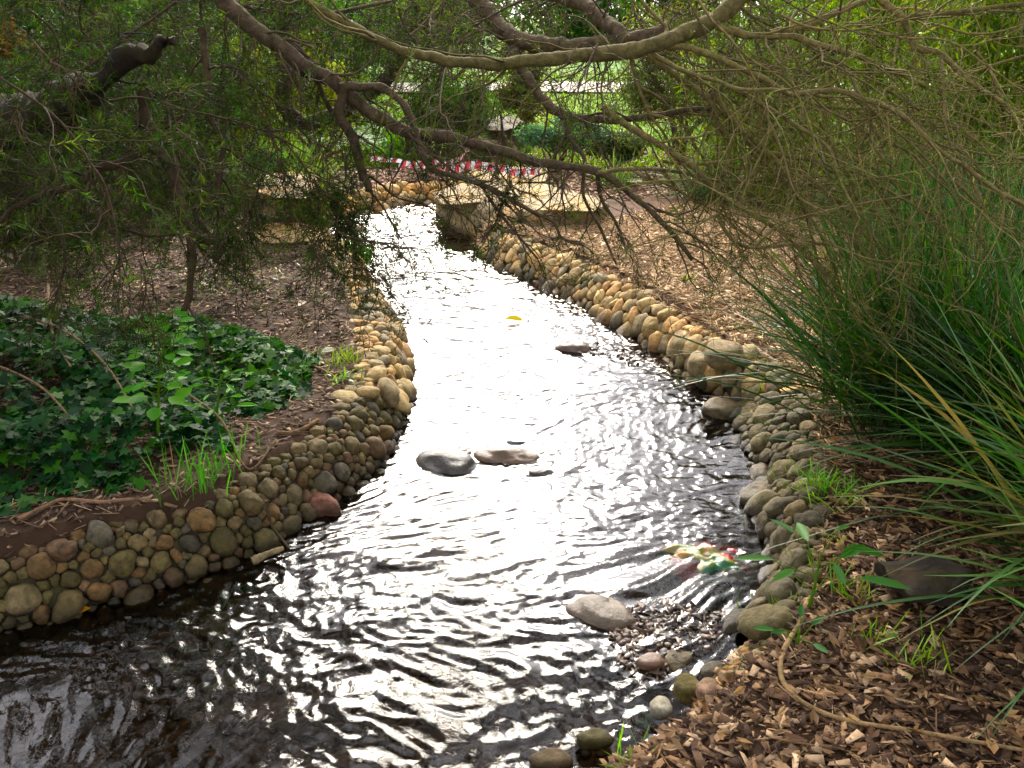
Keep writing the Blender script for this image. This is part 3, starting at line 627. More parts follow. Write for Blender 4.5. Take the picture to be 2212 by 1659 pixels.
T2.limb([(470,-20),(560,68),(640,130),(720,180),(800,240),(870,280),(960,296),(1060,320),(1160,350),(1290,372),(1370,425),(1440,490),(1495,562)], 38, 9, 3.2, 3.5, BARK*.9, tw=.8, leaf=.5)
T2.limb([(735,186),(790,190),(830,192),(880,235),(900,300),(920,345),(940,370)], 18, 15, 3.25, 3.3, BARK*.9, tw=.6, leaf=.4)
T2.limb([(940,370),(1036,397),(1090,425),(1149,457),(1195,480),(1215,515),(1260,530)], 12, 5, 3.3, 3.35, BARK*.8, tw=1.2, leaf=.3)
T2.limb([(1040,400),(1078,458),(1120,510),(1163,560)], 8, 4, 3.35, 3.4, BARK*.8, tw=1.4, leaf=.3)
T2.limb([(875,283),(930,330),(1000,385),(1060,410)], 7, 5, 3.25, 3.4, BARK*.8, tw=1.4, leaf=.4)
T2.limb([(1290,372),(1300,430),(1330,480),(1350,530)], 10, 5, 3.45, 3.5, BARK*.8, tw=1.5, leaf=.3)
T2.limb([(740,185),(735,250),(762,300),(780,360),(798,412)], 22, 17, 3.25, 3.2, DK, tw=.6)
T2.limb([(560,68),(640,100),(680,160),(700,210),(715,240)], 12, 9, 3.25, 3.4, BARK*.7)
T2.limb([(480,-10),(560,20),(700,30),(850,0)], 10, 7, 3.5, 3.6, BARK)
LB = [([(313,200),(316,250),(332,313),(371,371),(391,449),(410,500),(414,567),(410,640),(398,672)],30,13,3.1,3.1),([(412,505),(440,520),(473,527),(466,568)],20,11,3.1,3.15),
([(332,313),(273,348),(215,363),(176,391),(100,420),(30,450),(0,480)],20,10,3.1,3.0),([(453,250),(480,313),(477,371),(465,422),(422,457),(440,490),(470,525)],14,10,3.2,3.15),
([(438,60),(440,109),(449,176),(434,219),(400,260),(350,300)],18,14,3.2,3.2),([(234,219),(301,211),(391,234),(508,262),(586,289),(660,330)],6,3,3.0,3.1),
([(0,168),(59,207),(117,250),(156,293),(195,352),(227,402),(250,488),(258,547),(281,625)],7,3,2.0,2.1),([(100,180),(180,150),(260,90),(330,40),(400,-10)],7,6,3.0,3.2),
([(215,363),(280,340),(330,300),(420,230)],8,6,3.4,3.5),([(190,520),(185,450),(176,391)],10,12,3.6,3.7),([(60,20),(110,60),(130,110)],5,4,2.6,2.7),
([(300,60),(320,150),(300,200)],6,5,3.3,3.4),([(250,490),(330,510),(410,500)],6,8,3.4,3.6),([(0,330),(80,380),(120,470),(140,560),(120,640)],9,4,3.0,3.0)]
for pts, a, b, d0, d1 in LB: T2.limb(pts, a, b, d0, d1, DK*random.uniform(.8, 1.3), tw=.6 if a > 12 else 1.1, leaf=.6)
T2.limb([(602,-20),(606,60),(613,156),(609,220),(630,250),(664,266),(723,242),(781,211),(840,164),(870,100),(885,40),(900,-20)], 30, 28, 4.6, 5.0, DK, tw=1.2)
for j in range(104):
    if j < 76: u, v = random.uniform(-60, 520), random.uniform(-60, 430)
    else: u, v = random.uniform(350, 1000), random.uniform(-80, 120)
    pts = [(u, v)]; a = random.uniform(.1, 3.0)
    for _ in range(5): a += random.uniform(-.3, .3); u += 28*math.cos(a); v += 28*math.sin(a); pts.append((u, v))
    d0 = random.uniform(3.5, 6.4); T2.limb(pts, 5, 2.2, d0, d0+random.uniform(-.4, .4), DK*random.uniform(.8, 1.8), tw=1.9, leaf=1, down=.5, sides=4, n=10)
for j in range(3):
    u, v = random.uniform(20, 420), random.uniform(60, 260); pts = [(u, v)]; a = random.uniform(.4, 2.2)
    for _ in range(5): a += random.uniform(-.3, .3); u += 30*math.cos(a); v += 30*math.sin(a); pts.append((u, v))
    T2.limb(pts, 5, 2, 2.75, 2.6, DK*2, tw=2.0, leaf=1, down=.6, sides=4, n=12)
for u, v, a0, k_ in [(640,330,1.0,6),(700,390,1.2,6),(690,450,.8,6),(730,500,.5,6),(560,400,1.6,5),(740,330,1.3,5),(640,470,.9,5),(600,280,.9,6),(560,240,1.0,6),(670,260,1.2,5),(760,560,.5,4),(540,180,.8,5),(300,560,1.3,5),(120,560,1.4,5),(520,330,1.2,6),(450,400,1.2,5),(500,450,1.7,4),(1010,180,1.5,5),(1080,240,1.5,5),(950,420,.6,4)]:
    pts = [(u, v)]; a = a0
    for _ in range(k_): a += random.uniform(-.25, .25); u += 26*math.cos(a); v += 26*math.sin(a); pts.append((u, v))
    d0 = random.uniform(3.0, 3.5); T2.limb(pts, 5, 2, d0, d0, DK*1.5, tw=2.0, leaf=1, down=.8, sides=4, n=12)
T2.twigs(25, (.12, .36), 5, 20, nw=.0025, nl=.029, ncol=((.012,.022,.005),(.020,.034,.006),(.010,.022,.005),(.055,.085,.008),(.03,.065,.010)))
# --- crown above the frame: shades the near water and the left bank
def crown(thing, c, r, n, size, cols, trans=M_LEAF, name='foliage', lumps=14, aspect=.45, flat=1.0):
    """leaf clumps spread through a crown volume, uneven outline"""
    c = np.array(c, float); r = np.array(r, float); cen = rdir(lumps)*rng.uniform(.25, .95, (lumps, 1))*r+c; lr = rng.uniform(.28, .5, lumps)
    idx = rng.integers(0, lumps, n); p = cen[idx] + rdir(n)*(rng.random((n, 1))**.45)*lr[idx][:, None]*r
    d = nrm(rdir(n)+np.array([0, 0, -.3])); T4 = np.array([[0, 0, 0], [-.5, .45, .06], [0, 1, 0], [.5, .45, .06]])
    s = size*rng.uniform(.6, 1.4, n); scl = np.stack([s*aspect, s, s], -1); g = MB()
    base = pick(cols, lumps, .25)[idx]*np.exp(rng.normal(size=(n, 1))*.2)
    stamp(g, T4, [[0, 1, 2, 3]], p, frame(d, rdir(n)), scl, np.clip(base, .004, .9)); return thing.part(name, g, trans)
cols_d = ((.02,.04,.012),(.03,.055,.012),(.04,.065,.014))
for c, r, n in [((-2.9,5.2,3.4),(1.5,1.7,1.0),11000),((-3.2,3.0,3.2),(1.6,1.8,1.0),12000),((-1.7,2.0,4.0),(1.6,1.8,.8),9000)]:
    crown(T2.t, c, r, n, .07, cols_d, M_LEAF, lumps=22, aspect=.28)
crown(T2.t, (-1.0,-1.4,4.0), (3.6,2.1,.8), 15000, .14, cols_d, M_LEAF, lumps=26, aspect=.35)  # unseen crown over and behind the camera, added to darken the left and near area
for c, r, n in [((3.2,2.0,4.2),(1.4,1.7,.7),5000)]:
    crown(T1.t, c, r, n, .07, cols_d, M_LEAF, lumps=20, aspect=.28)

# ================================================================ BACKGROUND PLANTS
def gz(x, y): return ground1(x, y)
def bush(u, v, w, h, label, cols, name='shrub', n=7000, size=.05, cat='shrub', asp=.45, group=None, m_=M_LEAF, deep=.8, stems=7, lumps=16, z0=.3):
    """base at pixel (u,v); w,h in px"""
    p = P(u, v, z0); d = p[1]*cp + (CAMZ-p[2])*sp; ww = w/FPX*d; hh = h/FPX*d*1.03
    t = Thing(name, (p[0], p[1], gz(p[0], p[1])), label, cat, group)
    c = (p[0], p[1]+ww*.15, p[2]+hh*.55); g = MB(); k_ = stems
    A = grow(np.tile([[p[0], p[1]+ww*.1, p[2]-.05]], (k_, 1))+rng.normal(size=(k_, 3))*[ww*.06, ww*.06, 0], np.array([[0, 0, 1.]])+rng.normal(size=(k_, 3))*[.45, .45, 0], hh*rng.uniform(.6, .95, k_), 9, .3)
    tube(g, A, (.012+.012*hh)*np.linspace(1, .3, 9)[None]*np.ones((k_, 1)), 5, BARK); t.part('stems', g, M_BARK, True)
    crown(t, c, (ww*.55, ww*.55*deep, hh*.52), n, size, cols, m_, lumps=lumps, aspect=asp); return t
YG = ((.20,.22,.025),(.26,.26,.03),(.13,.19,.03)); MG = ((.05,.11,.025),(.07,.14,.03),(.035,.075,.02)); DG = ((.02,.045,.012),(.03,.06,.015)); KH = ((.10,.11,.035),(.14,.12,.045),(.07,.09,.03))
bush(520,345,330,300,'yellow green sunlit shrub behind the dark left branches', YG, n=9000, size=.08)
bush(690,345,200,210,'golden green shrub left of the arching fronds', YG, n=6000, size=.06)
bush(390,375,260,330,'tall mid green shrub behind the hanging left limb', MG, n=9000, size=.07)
bush(985,330,150,140,'dense bright green conifer like shrub right of the fronds', MG, n=12000, size=.07, asp=.16)
bush(915,325,90,120,'small green shrub squeezed between the fronds and the conifer like shrub', MG, n=5000, size=.06, asp=.2)
bush(1210,345,180,80,'low blue green shrub behind the sandstone slab', ((.06,.12,.08),(.08,.15,.09)), n=6000, size=.06, asp=.3)
bush(1330,350,150,60,'low grey green shrub at the far end of the right mulch', ((.07,.11,.06),(.10,.13,.05)), n=5000, size=.06, asp=.3)
bush(1130,262,110,150,'khaki green bush standing on the lawn in the centre', KH, n=6000, size=.1)
bush(1450,330,260,250,'brownish green bush behind the crossing twigs right of centre', KH, n=12000, size=.07, asp=.25)
bush(1640,360,260,280,'olive bush between the brownish one and the bamboo', KH[:1]+MG[:1]+YG[2:], n=11000, size=.07, asp=.25)
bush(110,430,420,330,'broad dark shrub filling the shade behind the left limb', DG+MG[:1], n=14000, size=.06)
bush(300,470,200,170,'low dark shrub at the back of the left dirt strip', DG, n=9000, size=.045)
bush(60,560,240,130,'brownish low shrub between the ivy and the dark shrub', ((.07,.07,.03),(.09,.07,.04)), n=7000, size=.04)
bush(60,330,170,260,'orange flowering shrub glimpsed in the top left corner', ((.22,.08,.035),(.17,.06,.03),(.06,.08,.02)), n=3500, size=.09)
bush(590,410,110,80,'small green shrub on the boulder by the far bend', MG, n=3500, size=.04, asp=.2)
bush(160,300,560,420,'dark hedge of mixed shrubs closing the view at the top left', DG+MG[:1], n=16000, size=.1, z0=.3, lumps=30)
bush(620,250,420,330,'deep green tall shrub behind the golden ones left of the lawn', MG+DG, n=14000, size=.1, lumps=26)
# strap leaved clumps
def clump(name, label, cat, p, n, ln, wid, cols, spread=.9, k=12, grav=1.3, dirb=(0, 0, 0), lean=None, rad=.1, group=None, up=1.0, fold=.12, seedheads=False, dry=.035):
    p = np.array(p, float); t = Thing(name, p, label, cat, group); st = p + rng.normal(size=(n, 3))*[rad, rad, 0]
    d = nrm(np.stack([rng.normal(size=n)*spread, rng.normal(size=n)*spread, np.full(n, up)], -1)+np.array(dirb))
    L_ = rng.uniform(*ln, n); P_ = grow(st, d, L_, k, .05, 0); s_ = np.linspace(0, 1, k)[None, :, None]
    P_ = P_ + np.array([0, 0, -1.])*(s_**2)*(L_*grav*rng.uniform(.4, 1.1, n)*.5)[:, None, None]*np.clip(np.linalg.norm(d[:, :2], axis=1), .2, 1)[:, None, None]
    P_[..., 2] = np.maximum(P_[..., 2], p[2]-.02)
    w = wid*rng.uniform(.6, 1.2, n)[:, None]*np.clip(np.minimum(np.linspace(.6, 1.6, k), (1.02-np.linspace(0, 1, k))*3), .05, 1)[None]
    side = nrm(np.cross(d, rdir(n)*.5+[0, 0, 1])); c = pick(cols, n, .25); dr_ = rng.random(n) < dry; c[dr_] = np.array([.22, .17, .085])
    g = MB(); ribbon(g, P_, w, side, c, fold); t.part('leaves', g, M_BLADE); return t
LOM_SHADED = ((.018,.055,.012),(.028,.075,.014),(.012,.038,.010),(.05,.10,.02))  # strap leaf greens darkened so the colour carries the shade on the right
LOM = ((.03,.085,.02),(.045,.115,.025),(.022,.06,.02),(.06,.13,.03))
clump('strappy_grass', 'tall dark strap leaved clump rooted right of the cobble edging, fanning over the mulch', 'grass clump', gpos(2010, 925), 1200, (.75, 1.4), .011, LOM_SHADED, .62, dirb=(-.18, .15, .08), rad=.17, grav=.95)
clump('strappy_grass', 'strap leaved clump behind the fanning one under the bare twigs', 'grass clump', gpos(2130, 720), 900, (.8, 1.4), .011, LOM_SHADED, .7, rad=.15, grav=.8)
clump('strappy_grass', 'upright strap leaved clump between the mulch and the bamboo', 'grass clump', gpos(1930, 600), 500, (.7, 1.25), .011, LOM_SHADED, .45, rad=.12, grav=.8)
clump('strappy_grass', 'long leaved clump at the right edge throwing pale leaves towards the camera', 'grass clump', (1.98, 2.35, H0), 420, (.9, 1.5), .013, ((.05,.12,.03),(.032,.085,.022),(.10,.17,.06),(.16,.15,.06)), .42, dirb=(-.62, -.38, .2), rad=.14, grav=1.2)
clump('strappy_grass', 'pale strap leaved clump rooted on the far left bank beside the boulder', 'grass clump', gpos(640, 425), 220, (.5, 1.0), .02, ((.16,.22,.05),(.10,.17,.05)), .8, rad=.12)
clump('strappy_grass', 'bright reeds at the inside of the far bend hiding the end of the narrow wall', 'reeds', P(672, 470, .2), 160, (.3, .6), .014, ((.22,.28,.04),(.14,.2,.04)), .35, rad=.06, grav=.7)
clump('strappy_grass', 'bright green water grass growing from the foot of the narrow wall', 'reeds', P(775, 572, .02), 120, (.15, .32), .01, ((.12,.28,.03),(.08,.2,.03)), .35, rad=.05, grav=.7)
clump('strappy_grass', 'fresh green tuft of broad blades in front of the far boulders', 'grass clump', gpos(875, 352), 130, (.45, .75), .035, ((.13,.30,.03),(.18,.34,.05)), .45, rad=.08, grav=.6, dry=.02)
clump('strappy_grass', 'yellowish tuft on the far side of the sandstone slab', 'grass clump', gpos(1330, 400), 150, (.25, .5), .014, ((.2,.26,.08),(.13,.2,.06)), .7, rad=.08)
clump('strappy_grass', 'pale grey green tuft under the brownish bush', 'grass clump', gpos(1530, 430), 220, (.5, .9), .014, ((.16,.22,.12),(.10,.17,.08)), .8, rad=.1)
# cycad with arching fronds
cp0 = gpos(820, 335); cy = Thing('cycad', cp0, 'arching green fronds of a cycad on the far left bank', 'cycad')
for j in range(13):
    a = j/13*2*math.pi+.3; d = np.array([[math.cos(a)*.7, math.sin(a)*.7, .9]]); A = grow(np.array([cp0]), d, 1.05, 14, .03, 1.6)
    g = MB(); tube(g, A, np.linspace(.012, .004, 14)[None], 4, (.12, .2, .04)); A = A[0]; q = rng.uniform(2, 12.9, 110); k_ = q.astype(int); f_ = (q-k_)[:, None]
    p = A[k_]*(1-f_)+A[k_+1]*f_; T = nrm(A[k_+1]-A[k_]); sd_ = nrm(np.cross(T, [0, 0, 1.]))*np.where(rng.random(110) < .5, 1, -1)[:, None]
    stamp(g, [[0, 0, 0], [-.5, .4, 0], [0, 1, 0], [.5, .4, 0]], [[0, 1, 2, 3]], p, frame(nrm(sd_+T*.6+[0, 0, -.1]), np.array([0, 0, 1.])+rng.normal(size=(110, 3))*.2), np.stack([np.full(110, .018), rng.uniform(.16, .26, 110), np.ones(110)], -1), vary((.10, .22, .05), 110, .15))
    cy.part('frond', g, M_LEAF)
# bamboo stand
for j, (u, v, h) in enumerate([(1560,420,470),(1640,430,480),(1710,450,520),(1790,470,540),(1860,470,560),(1930,500,600),(2000,520,620),(2070,540,650),(2140,560,680),(2215,580,700),(1900,420,480),(2050,440,500),(2180,450,520),(1760,400,430)]):
    p = gpos(u, v); d = np.linalg.norm(p-[0, 0, CAMZ]); hh = h/FPX*d*1.0; t = Thing('bamboo', p, 'yellow green bamboo culms behind the right hand twigs, '+['first','second','third','fourth','fifth','sixth','seventh','eighth','ninth','fourth far','fifth far','sixth far','third far','first far'][j]+' clump from the left', 'bamboo', 'bamboo clumps on the far right')
    k_ = 9; g = MB(); A = grow(p+rng.normal(size=(k_, 3))*[.18, .18, 0], np.array([[0, 0, 1.]])+rng.normal(size=(k_, 3))*[.10, .10, 0], hh*rng.uniform(.7, 1.1, k_), 12, .06)
    tube(g, A, np.full((k_, 12), .009), 6, pick(((.2,.22,.06),(.28,.27,.12),(.14,.17,.05)), k_, .2)); t.part('culms', g, M_BARK, True)
    m_ = 2300; i1 = rng.integers(0, k_, m_); q = rng.uniform(.5, 10.9, m_); k2 = q.astype(int); f_ = (q-k2)[:, None]
    pp = A[i1, k2]*(1-f_)+A[i1, k2+1]*f_ + rdir(m_)*rng.uniform(.02, .22, (m_, 1)); dd = nrm(rdir(m_)*[1, 1, .4]+[0, 0, -.7]); h_ = MB()
    stamp(h_, [[0, 0, 0], [-.5, .35, .03], [0, 1, 0], [.5, .35, .03]], [[0, 1, 2, 3]], pp, frame(dd, rdir(m_)), np.stack([np.full(m_, .018), rng.uniform(.07, .15, m_), np.ones(m_)], -1), pick(((.12,.18,.025),(.18,.22,.03),(.07,.12,.02)), m_, .25)); t.part('foliage', h_, M_LEAF)
# saplings and far trees
sp_ = gpos(938, 352); sd = .0
SA = Tree(tuple(sp_), 'slim forked sapling trunk beside the striped tape', 'sapling', 'tree')
dd_ = sp_[1]*cp+(CAMZ-sp_[2])*sp
SA.limb([(938,354),(951,288),(944,239),(962,193),(955,158),(965,88),(980,20)], 15, 9, dd_, dd_-.2, BARK*1.3, name='trunk', tw=.7); SA.limb([(962,193),(1000,150),(1030,90),(1060,30)], 9, 5, dd_, dd_, BARK*1.3, tw=.8); SA.limb([(960,200),(920,165),(870,140)], 8, 4, dd_, dd_, BARK*1.3, tw=.8)
SA.twigs(9, (.2, .6), 4, 8, ncol=((.06,.12,.03),(.08,.15,.03)), nl=.07, nw=.01)
def ftree(x, y, h, cw, label, cols, n=5000, group='trees beyond the lawn', size=.3):
    t = Thing('broadleaf_tree', (x, y, gz(x, y)), label, 'tree', group); g = MB(); z = gz(x, y)
    A = grow(np.array([[x, y, z-.1]]), np.array([[.05, 0, 1.]]), h*.6, 10, .12); tube(g, A, np.linspace(.03*h, .015*h, 10)[None], 8, BARK)
    B = grow(np.repeat(A[:, 6], 5, 0), rdir(5)*.8+[0, 0, .8], h*.35, 7, .3); tube(g, B, np.linspace(.012*h, .004*h, 7)[None]*np.ones((5, 1)), 5, BARK); t.part('trunk', g, M_BARK, True)
    crown(t, (x, y, z+h*.62), (cw/2, cw/2, h*.42), n, size, cols, M_LEAF, name='crown', lumps=24)
for j, (x, y, h, cw) in enumerate([(-30,42,7,9),(-22,38,6.5,8),(-14,44,7,8),(-6,50,6,8),(2,55,6,8),(9,50,6,7),(24,40,6.5,8),(31,38,7,9),(-38,50,8,10),(16,62,6,6),(12,34,4,4.5),(19,32,5,6)]):
    ftree(x, y, h, cw, ('green' if j % 2 else 'yellow green')+' tree beyond the lawn, '+NUM[sorted([-30,-22,-14,-6,2,9,24,31,-38,16,12,19]).index(x)].replace('topmost', 'first')+' from the left in its row', MG if j % 2 else YG[2:]+MG[:1])
for j, (x, y, h, cw, lb) in enumerate([(-7,17,3.6,4.0,'round lawn tree in front of the path behind the yellow shrub'),(-4.2,26,3.4,4.5,'tree on the lawn beyond the path above the fronds'),(6.5,15,3.6,4.2,'tree behind the bamboo on the right'),(9.5,13,4.2,4.6,'dark tree at the far right behind the bamboo'),(-9.5,12,4,5,'tree at the left end behind the dark shrubs')]):
    ftree(x, y, h, cw, lb, YG[1:]+MG[:2], n=9000, group=None, size=.14)
for j, (x, y, w, h) in enumerate([(-24,37,9,3.4),(-16.5,39,8,3.0),(-9.5,40,8,3.3),(-3,41,7,3.0),(3,40,7,3.2),(7.2,41,4,3.0),(17,38,8,3.2),(24,36,8,3.6)]):
    t = Thing('lawn_shrub', (x, y, gz(x, y)), 'bushy shrub at the far edge of the lawn, '+NUM[j].replace('topmost', 'first')+' from the left', 'shrub', 'shrubs along the far edge of the lawn'); A = grow(np.array([[x, y, gz(x, y)]]*5)+rng.normal(size=(5, 3))*[.8, .3, 0], np.array([[0, 0, 1.]])+rng.normal(size=(5, 3))*.3, h*.8, 7, .2); g = MB(); tube(g, A, np.full((5, 7), .05), 5, BARK); t.part('stems', g, M_BARK)
    crown(t, (x, y, gz(x, y)+h*.5), (w*.58, 1.6, h*.52), 4500, .3, (MG+YG[2:]+DG) if j % 2 else MG+DG, lumps=26)
# lawn grass
n = 60000; x = rng.uniform(-16, 18, n); y = 11.3+rng.random(n)**1.8*16; k_ = np.abs(y-(21.5+.9*np.sin(x*.11+1)-x*.03)) > 1.4; x, y = x[k_], y[k_]; n = len(x)
g = MB(); stamp(g, [[-.5, 0, 0], [.5, 0, 0], [0, 1, 0]], [[0, 1, 2]], np.stack([x, y, ground(x, y)-.01], -1), frame(np.array([0, 0, 1.])+rng.normal(size=(n, 3))*.4, rdir(n)), np.stack([np.full(n, .03), rng.uniform(.06, .14, n), np.ones(n)], -1), pick(((.07,.15,.02),(.11,.19,.03),(.17,.21,.04)), n, .3)); tag(g.build('lawn_grass', M_GRASS), 'short bright green lawn grass beyond the mulch', 'grass', kind='stuff')

# ================================================================ GROUND LITTER
def litter(name, label, n, region, T, F, scl, cols, m_, dz=.006, tilt=.35, cat='mulch'):
    x, y = region(n); n = len(x); z = ground(x, y)+dz*rng.uniform(.3, 1.6, n); a = rng.uniform(0, 2*np.pi, n)
    d = np.stack([np.cos(a), np.sin(a), rng.normal(size=n)*tilt*.5], -1); g = MB()
    s = scl(n); stamp(g, T, F, np.stack([x, y, z], -1), frame(d, np.array([0, 0, 1.])+rng.normal(size=(n, 3))*tilt), s, pick(cols, n, .28)); tag(g.build(name, m_), label, cat, kind='stuff')
def reg(polyz, dens=None, extra=None):
    poly = PL(polyz, H0); lo = poly.min(0); hi = poly.max(0)
    def f(n):
        x = rng.uniform(lo[0], hi[0], n*4); y = rng.uniform(lo[1], hi[1], n*4)
        k_ = inside(x, y, poly) & ~inside(x, y, WATER)
        if extra is not None: k_ &= extra(x, y)
        x, y = x[k_], y[k_]; return x[:n], y[:n]
    return f
CH = np.array([[-.5,-.5,0],[.45,-.55,.02],[.55,.4,0],[.1,.6,.03],[-.5,.45,0],[-.5,-.5,.12],[.45,-.55,.14],[.55,.4,.12],[.1,.6,.15],[-.5,.45,.12]])
CHF3 = np.array([[5,6,7,8],[5,8,9,9],[0,1,6,5],[1,2,7,6],[2,3,8,7],[3,4,9,8],[4,0,5,9]]); CHF3 = CHF3[[0,2,3,4,5,6]]
TW = np.array([[-.5,-.5,0],[.5,-.5,0],[.5,.5,0],[-.5,.5,0],[-.4,-.5,.8],[.4,-.5,.8],[.4,.5,.8],[-.4,.5,.8]]); TWF = [[4,5,6,7],[0,1,5,4],[1,2,6,5],[2,3,7,6],[3,0,4,7]]
LFT = np.array([[0,-.5,0],[-.4,-.1,.08],[-.25,.3,.1],[0,.55,.02],[.25,.3,.1],[.4,-.1,.08],[0,.0,-.02]]); LFF = [[0,6,2,1],[6,3,2,2],[0,5,4,6]]; LFF = [[0,6,2,1],[0,5,4,6]]; 
near_r = reg([(1720,850),(1760,1000),(1700,1150),(1650,1280),(1540,1400),(1400,1540),(1150,1700),(1300,2100),(2900,2100),(2900,1000)])
far_r = reg([(1000,470),(1300,470),(1500,420),(1900,500),(2212,800),(2212,1000),(1800,1000),(1720,860),(1560,810),(1380,690),(1180,590),(1040,520)])
left_r = reg([(500,470),(700,500),(740,600),(780,750),(740,860),(560,1000),(440,1085),(300,1115),(0,1195),(-400,1310),(-600,700),(0,560)])
back_r = reg([(700,430),(760,415),(950,395),(1300,420),(1500,400),(1500,330),(700,320)])
MULCH = ((.27,.175,.105),(.18,.11,.065),(.11,.068,.042),(.38,.275,.185),(.07,.042,.028),(.055,.032,.022))
sc_ = lambda a, b, c: (lambda n: np.stack([rng.uniform(a*.5, a, n), rng.uniform(b*.5, b, n), rng.uniform(c*.5, c, n)], -1))
litter('bark_mulch', 'brown bark and wood chip mulch covering the near right bank', 6000, near_r, CH, CHF3, sc_(.03, .062, .022), MULCH, M_CHIP, .01)
litter('bark_fines', 'dark crumbled bark fines between the near chips', 12000, near_r, CH, CHF3, sc_(.009, .018, .01), ((.10,.06,.038),(.055,.032,.022),(.16,.10,.06),(.24,.165,.10)), M_CHIP, .014)
litter('leaf_litter', 'dry curled leaves lying among the near chips', 900, near_r, LFT, LFF, lambda n: np.stack([rng.uniform(.02, .04, n), rng.uniform(.04, .085, n), rng.uniform(.04, .09, n)], -1), ((.30,.19,.11),(.20,.12,.07),(.40,.28,.18),(.12,.07,.045)), M_LEAF, .018)
litter('fallen_twigs', 'short broken twigs among the near mulch', 1200, near_r, TW, TWF, sc_(.004, .12, .005), MULCH, M_CHIP, .012)
litter('bark_mulch', 'dry chips scattered over the right bank behind the cobble wall', 8000, far_r, CH, CHF3, sc_(.03, .06, .03), ((.42,.31,.19),(.30,.20,.12),(.20,.125,.075),(.52,.41,.28)), M_CHIP, .008)
litter('pine_straw', 'pinkish brown fallen needles matted over the right bank', 16000, far_r, TW, TWF, sc_(.004, .16, .004), ((.34,.23,.14),(.26,.17,.10),(.45,.34,.22)), M_CHIP, .012)
litter('bark_mulch', 'damp dark chips scattered on the left dirt strip', 9000, left_r, CH, CHF3, sc_(.018, .045, .02), ((.18,.12,.08),(.10,.065,.045),(.30,.22,.15),(.07,.045,.035)), M_CHIP, .006)
litter('fallen_twigs', 'fine twigs and needles on the left dirt strip', 5000, left_r, TW, TWF, sc_(.003, .11, .003), ((.22,.15,.10),(.12,.08,.06),(.34,.25,.17)), M_CHIP, .008)
litter('bark_mulch', 'light mulch on the far bank around the barrier tape', 5000, back_r, CH, CHF3, sc_(.04, .08, .03), ((.30,.19,.13),(.2,.12,.09),(.42,.3,.22)), M_CHIP, .008)
# gravel and debris in the shallows, stream bed stones
def inwater(poly):
    pl = PL(poly, 0.0); lo = pl.min(0); hi = pl.max(0)
    def f(n):
        x = rng.uniform(lo[0], hi[0], n*3); y = rng.uniform(lo[1], hi[1], n*3); k_ = inside(x, y, pl); return x[k_][:n], y[k_][:n]
    return f
pv, pt, pq = sphere_t(8, 6)
def pebbles(name, label, n, region, r0, r1, cols, m_, zf):
    x, y = region(n); n = len(x); r = rng.uniform(r0, r1, n)*rng.uniform(.5, 1, n); g = MB(); a = rng.uniform(0, 6.28, n); pos = np.stack([x, y, zf(x, y)], -1)
    M = frame(np.stack([np.cos(a), np.sin(a), rng.normal(size=n)*.2], -1), np.array([0, 0, 1.])+rng.normal(size=(n, 3))*.2); s = np.stack([r*.7, r, r*.5], -1); c = pick(cols, n, .25); o = g.n
    stamp(g, pv, pt, pos, M, s, c); Fq = (pq[None]+(np.arange(n)*len(pv))[:, None, None]).reshape(-1, 4)+o; g.F.setdefault(4, []).append(Fq); tag(g.build(name, m_, smooth=True), label, 'gravel', kind='stuff')
pebbles('river_gravel', 'wet gravel and leaf debris in the shallows beside the flat slab rock', 150, inwater([(1370,1330),(1450,1310),(1560,1330),(1560,1390),(1480,1410),(1440,1460),(1330,1420),(1340,1360)]), .01, .022, ((.08,.05,.04),(.14,.10,.07),(.05,.035,.03)), M_WETROCK, lambda x, y: rng.uniform(-.02, .002, len(x)))
pebbles('river_gravel', 'pebbles on the stream bed seen through the clear near water', 2600, inwater([(-300,1420),(500,1260),(900,1100),(1560,1000),(1640,1250),(1400,1420),(1400,1540),(1000,1800),(-600,1800)]), .012, .04, ((.06,.045,.032),(.09,.065,.045),(.04,.032,.026)), M_WETROCK, lambda x, y: ground(x, y)+.005)
pebbles('river_gravel', 'fine debris bar reaching from the half sunken rock to the right wall', 120, inwater([(1230,752),(1300,735),(1400,765),(1430,790),(1350,785),(1270,768)]), .01, .025, ((.12,.08,.06),(.07,.05,.04)), M_WETROCK, lambda x, y: rng.uniform(-.01, .01, len(x)))
pebbles('river_gravel', 'small pebbles packed along the loose edging of the near right bank', 700, reg([(1560,850),(1680,860),(1740,1000),(1700,1150),(1720,1280),(1640,1400),(1560,1440),(1500,1440),(1600,1340),(1640,1200),(1610,1080),(1600,950)]), .015, .035, PAL_MID[1:]+PAL_SHADE[:2], M_STONE, lambda x, y: ground(x, y)+.008)
def debris(label, n, poly):
    x, y = inwater(poly)(n); n = len(x); a = rng.uniform(0, 6.28, n); g = MB()
    stamp(g, CH, CHF3, np.stack([x, y, rng.uniform(-.02, .004, n)], -1), frame(np.stack([np.cos(a), np.sin(a), rng.normal(size=n)*.3], -1), np.array([0, 0, 1.])+rng.normal(size=(n, 3))*.5), np.stack([rng.uniform(.006, .02, n), rng.uniform(.015, .05, n), rng.uniform(.005, .015, n)], -1), pick(((.07,.04,.03),(.04,.025,.02),(.12,.08,.055),(.22,.17,.13)), n, .3)); tag(g.build('leaf_debris', M_WETROCK), label, 'debris', kind='stuff')
debris('dark wet leaf and bark debris caught in the shallows by the flat slab rock', 1100, [(1340,1310),(1450,1300),(1570,1320),(1570,1390),(1490,1410),(1440,1460),(1370,1480),(1330,1420),(1310,1350)])
debris('dark debris strung along the foot of the right cobble wall', 260, [(1230,752),(1300,735),(1400,765),(1440,795),(1350,785),(1270,768)])
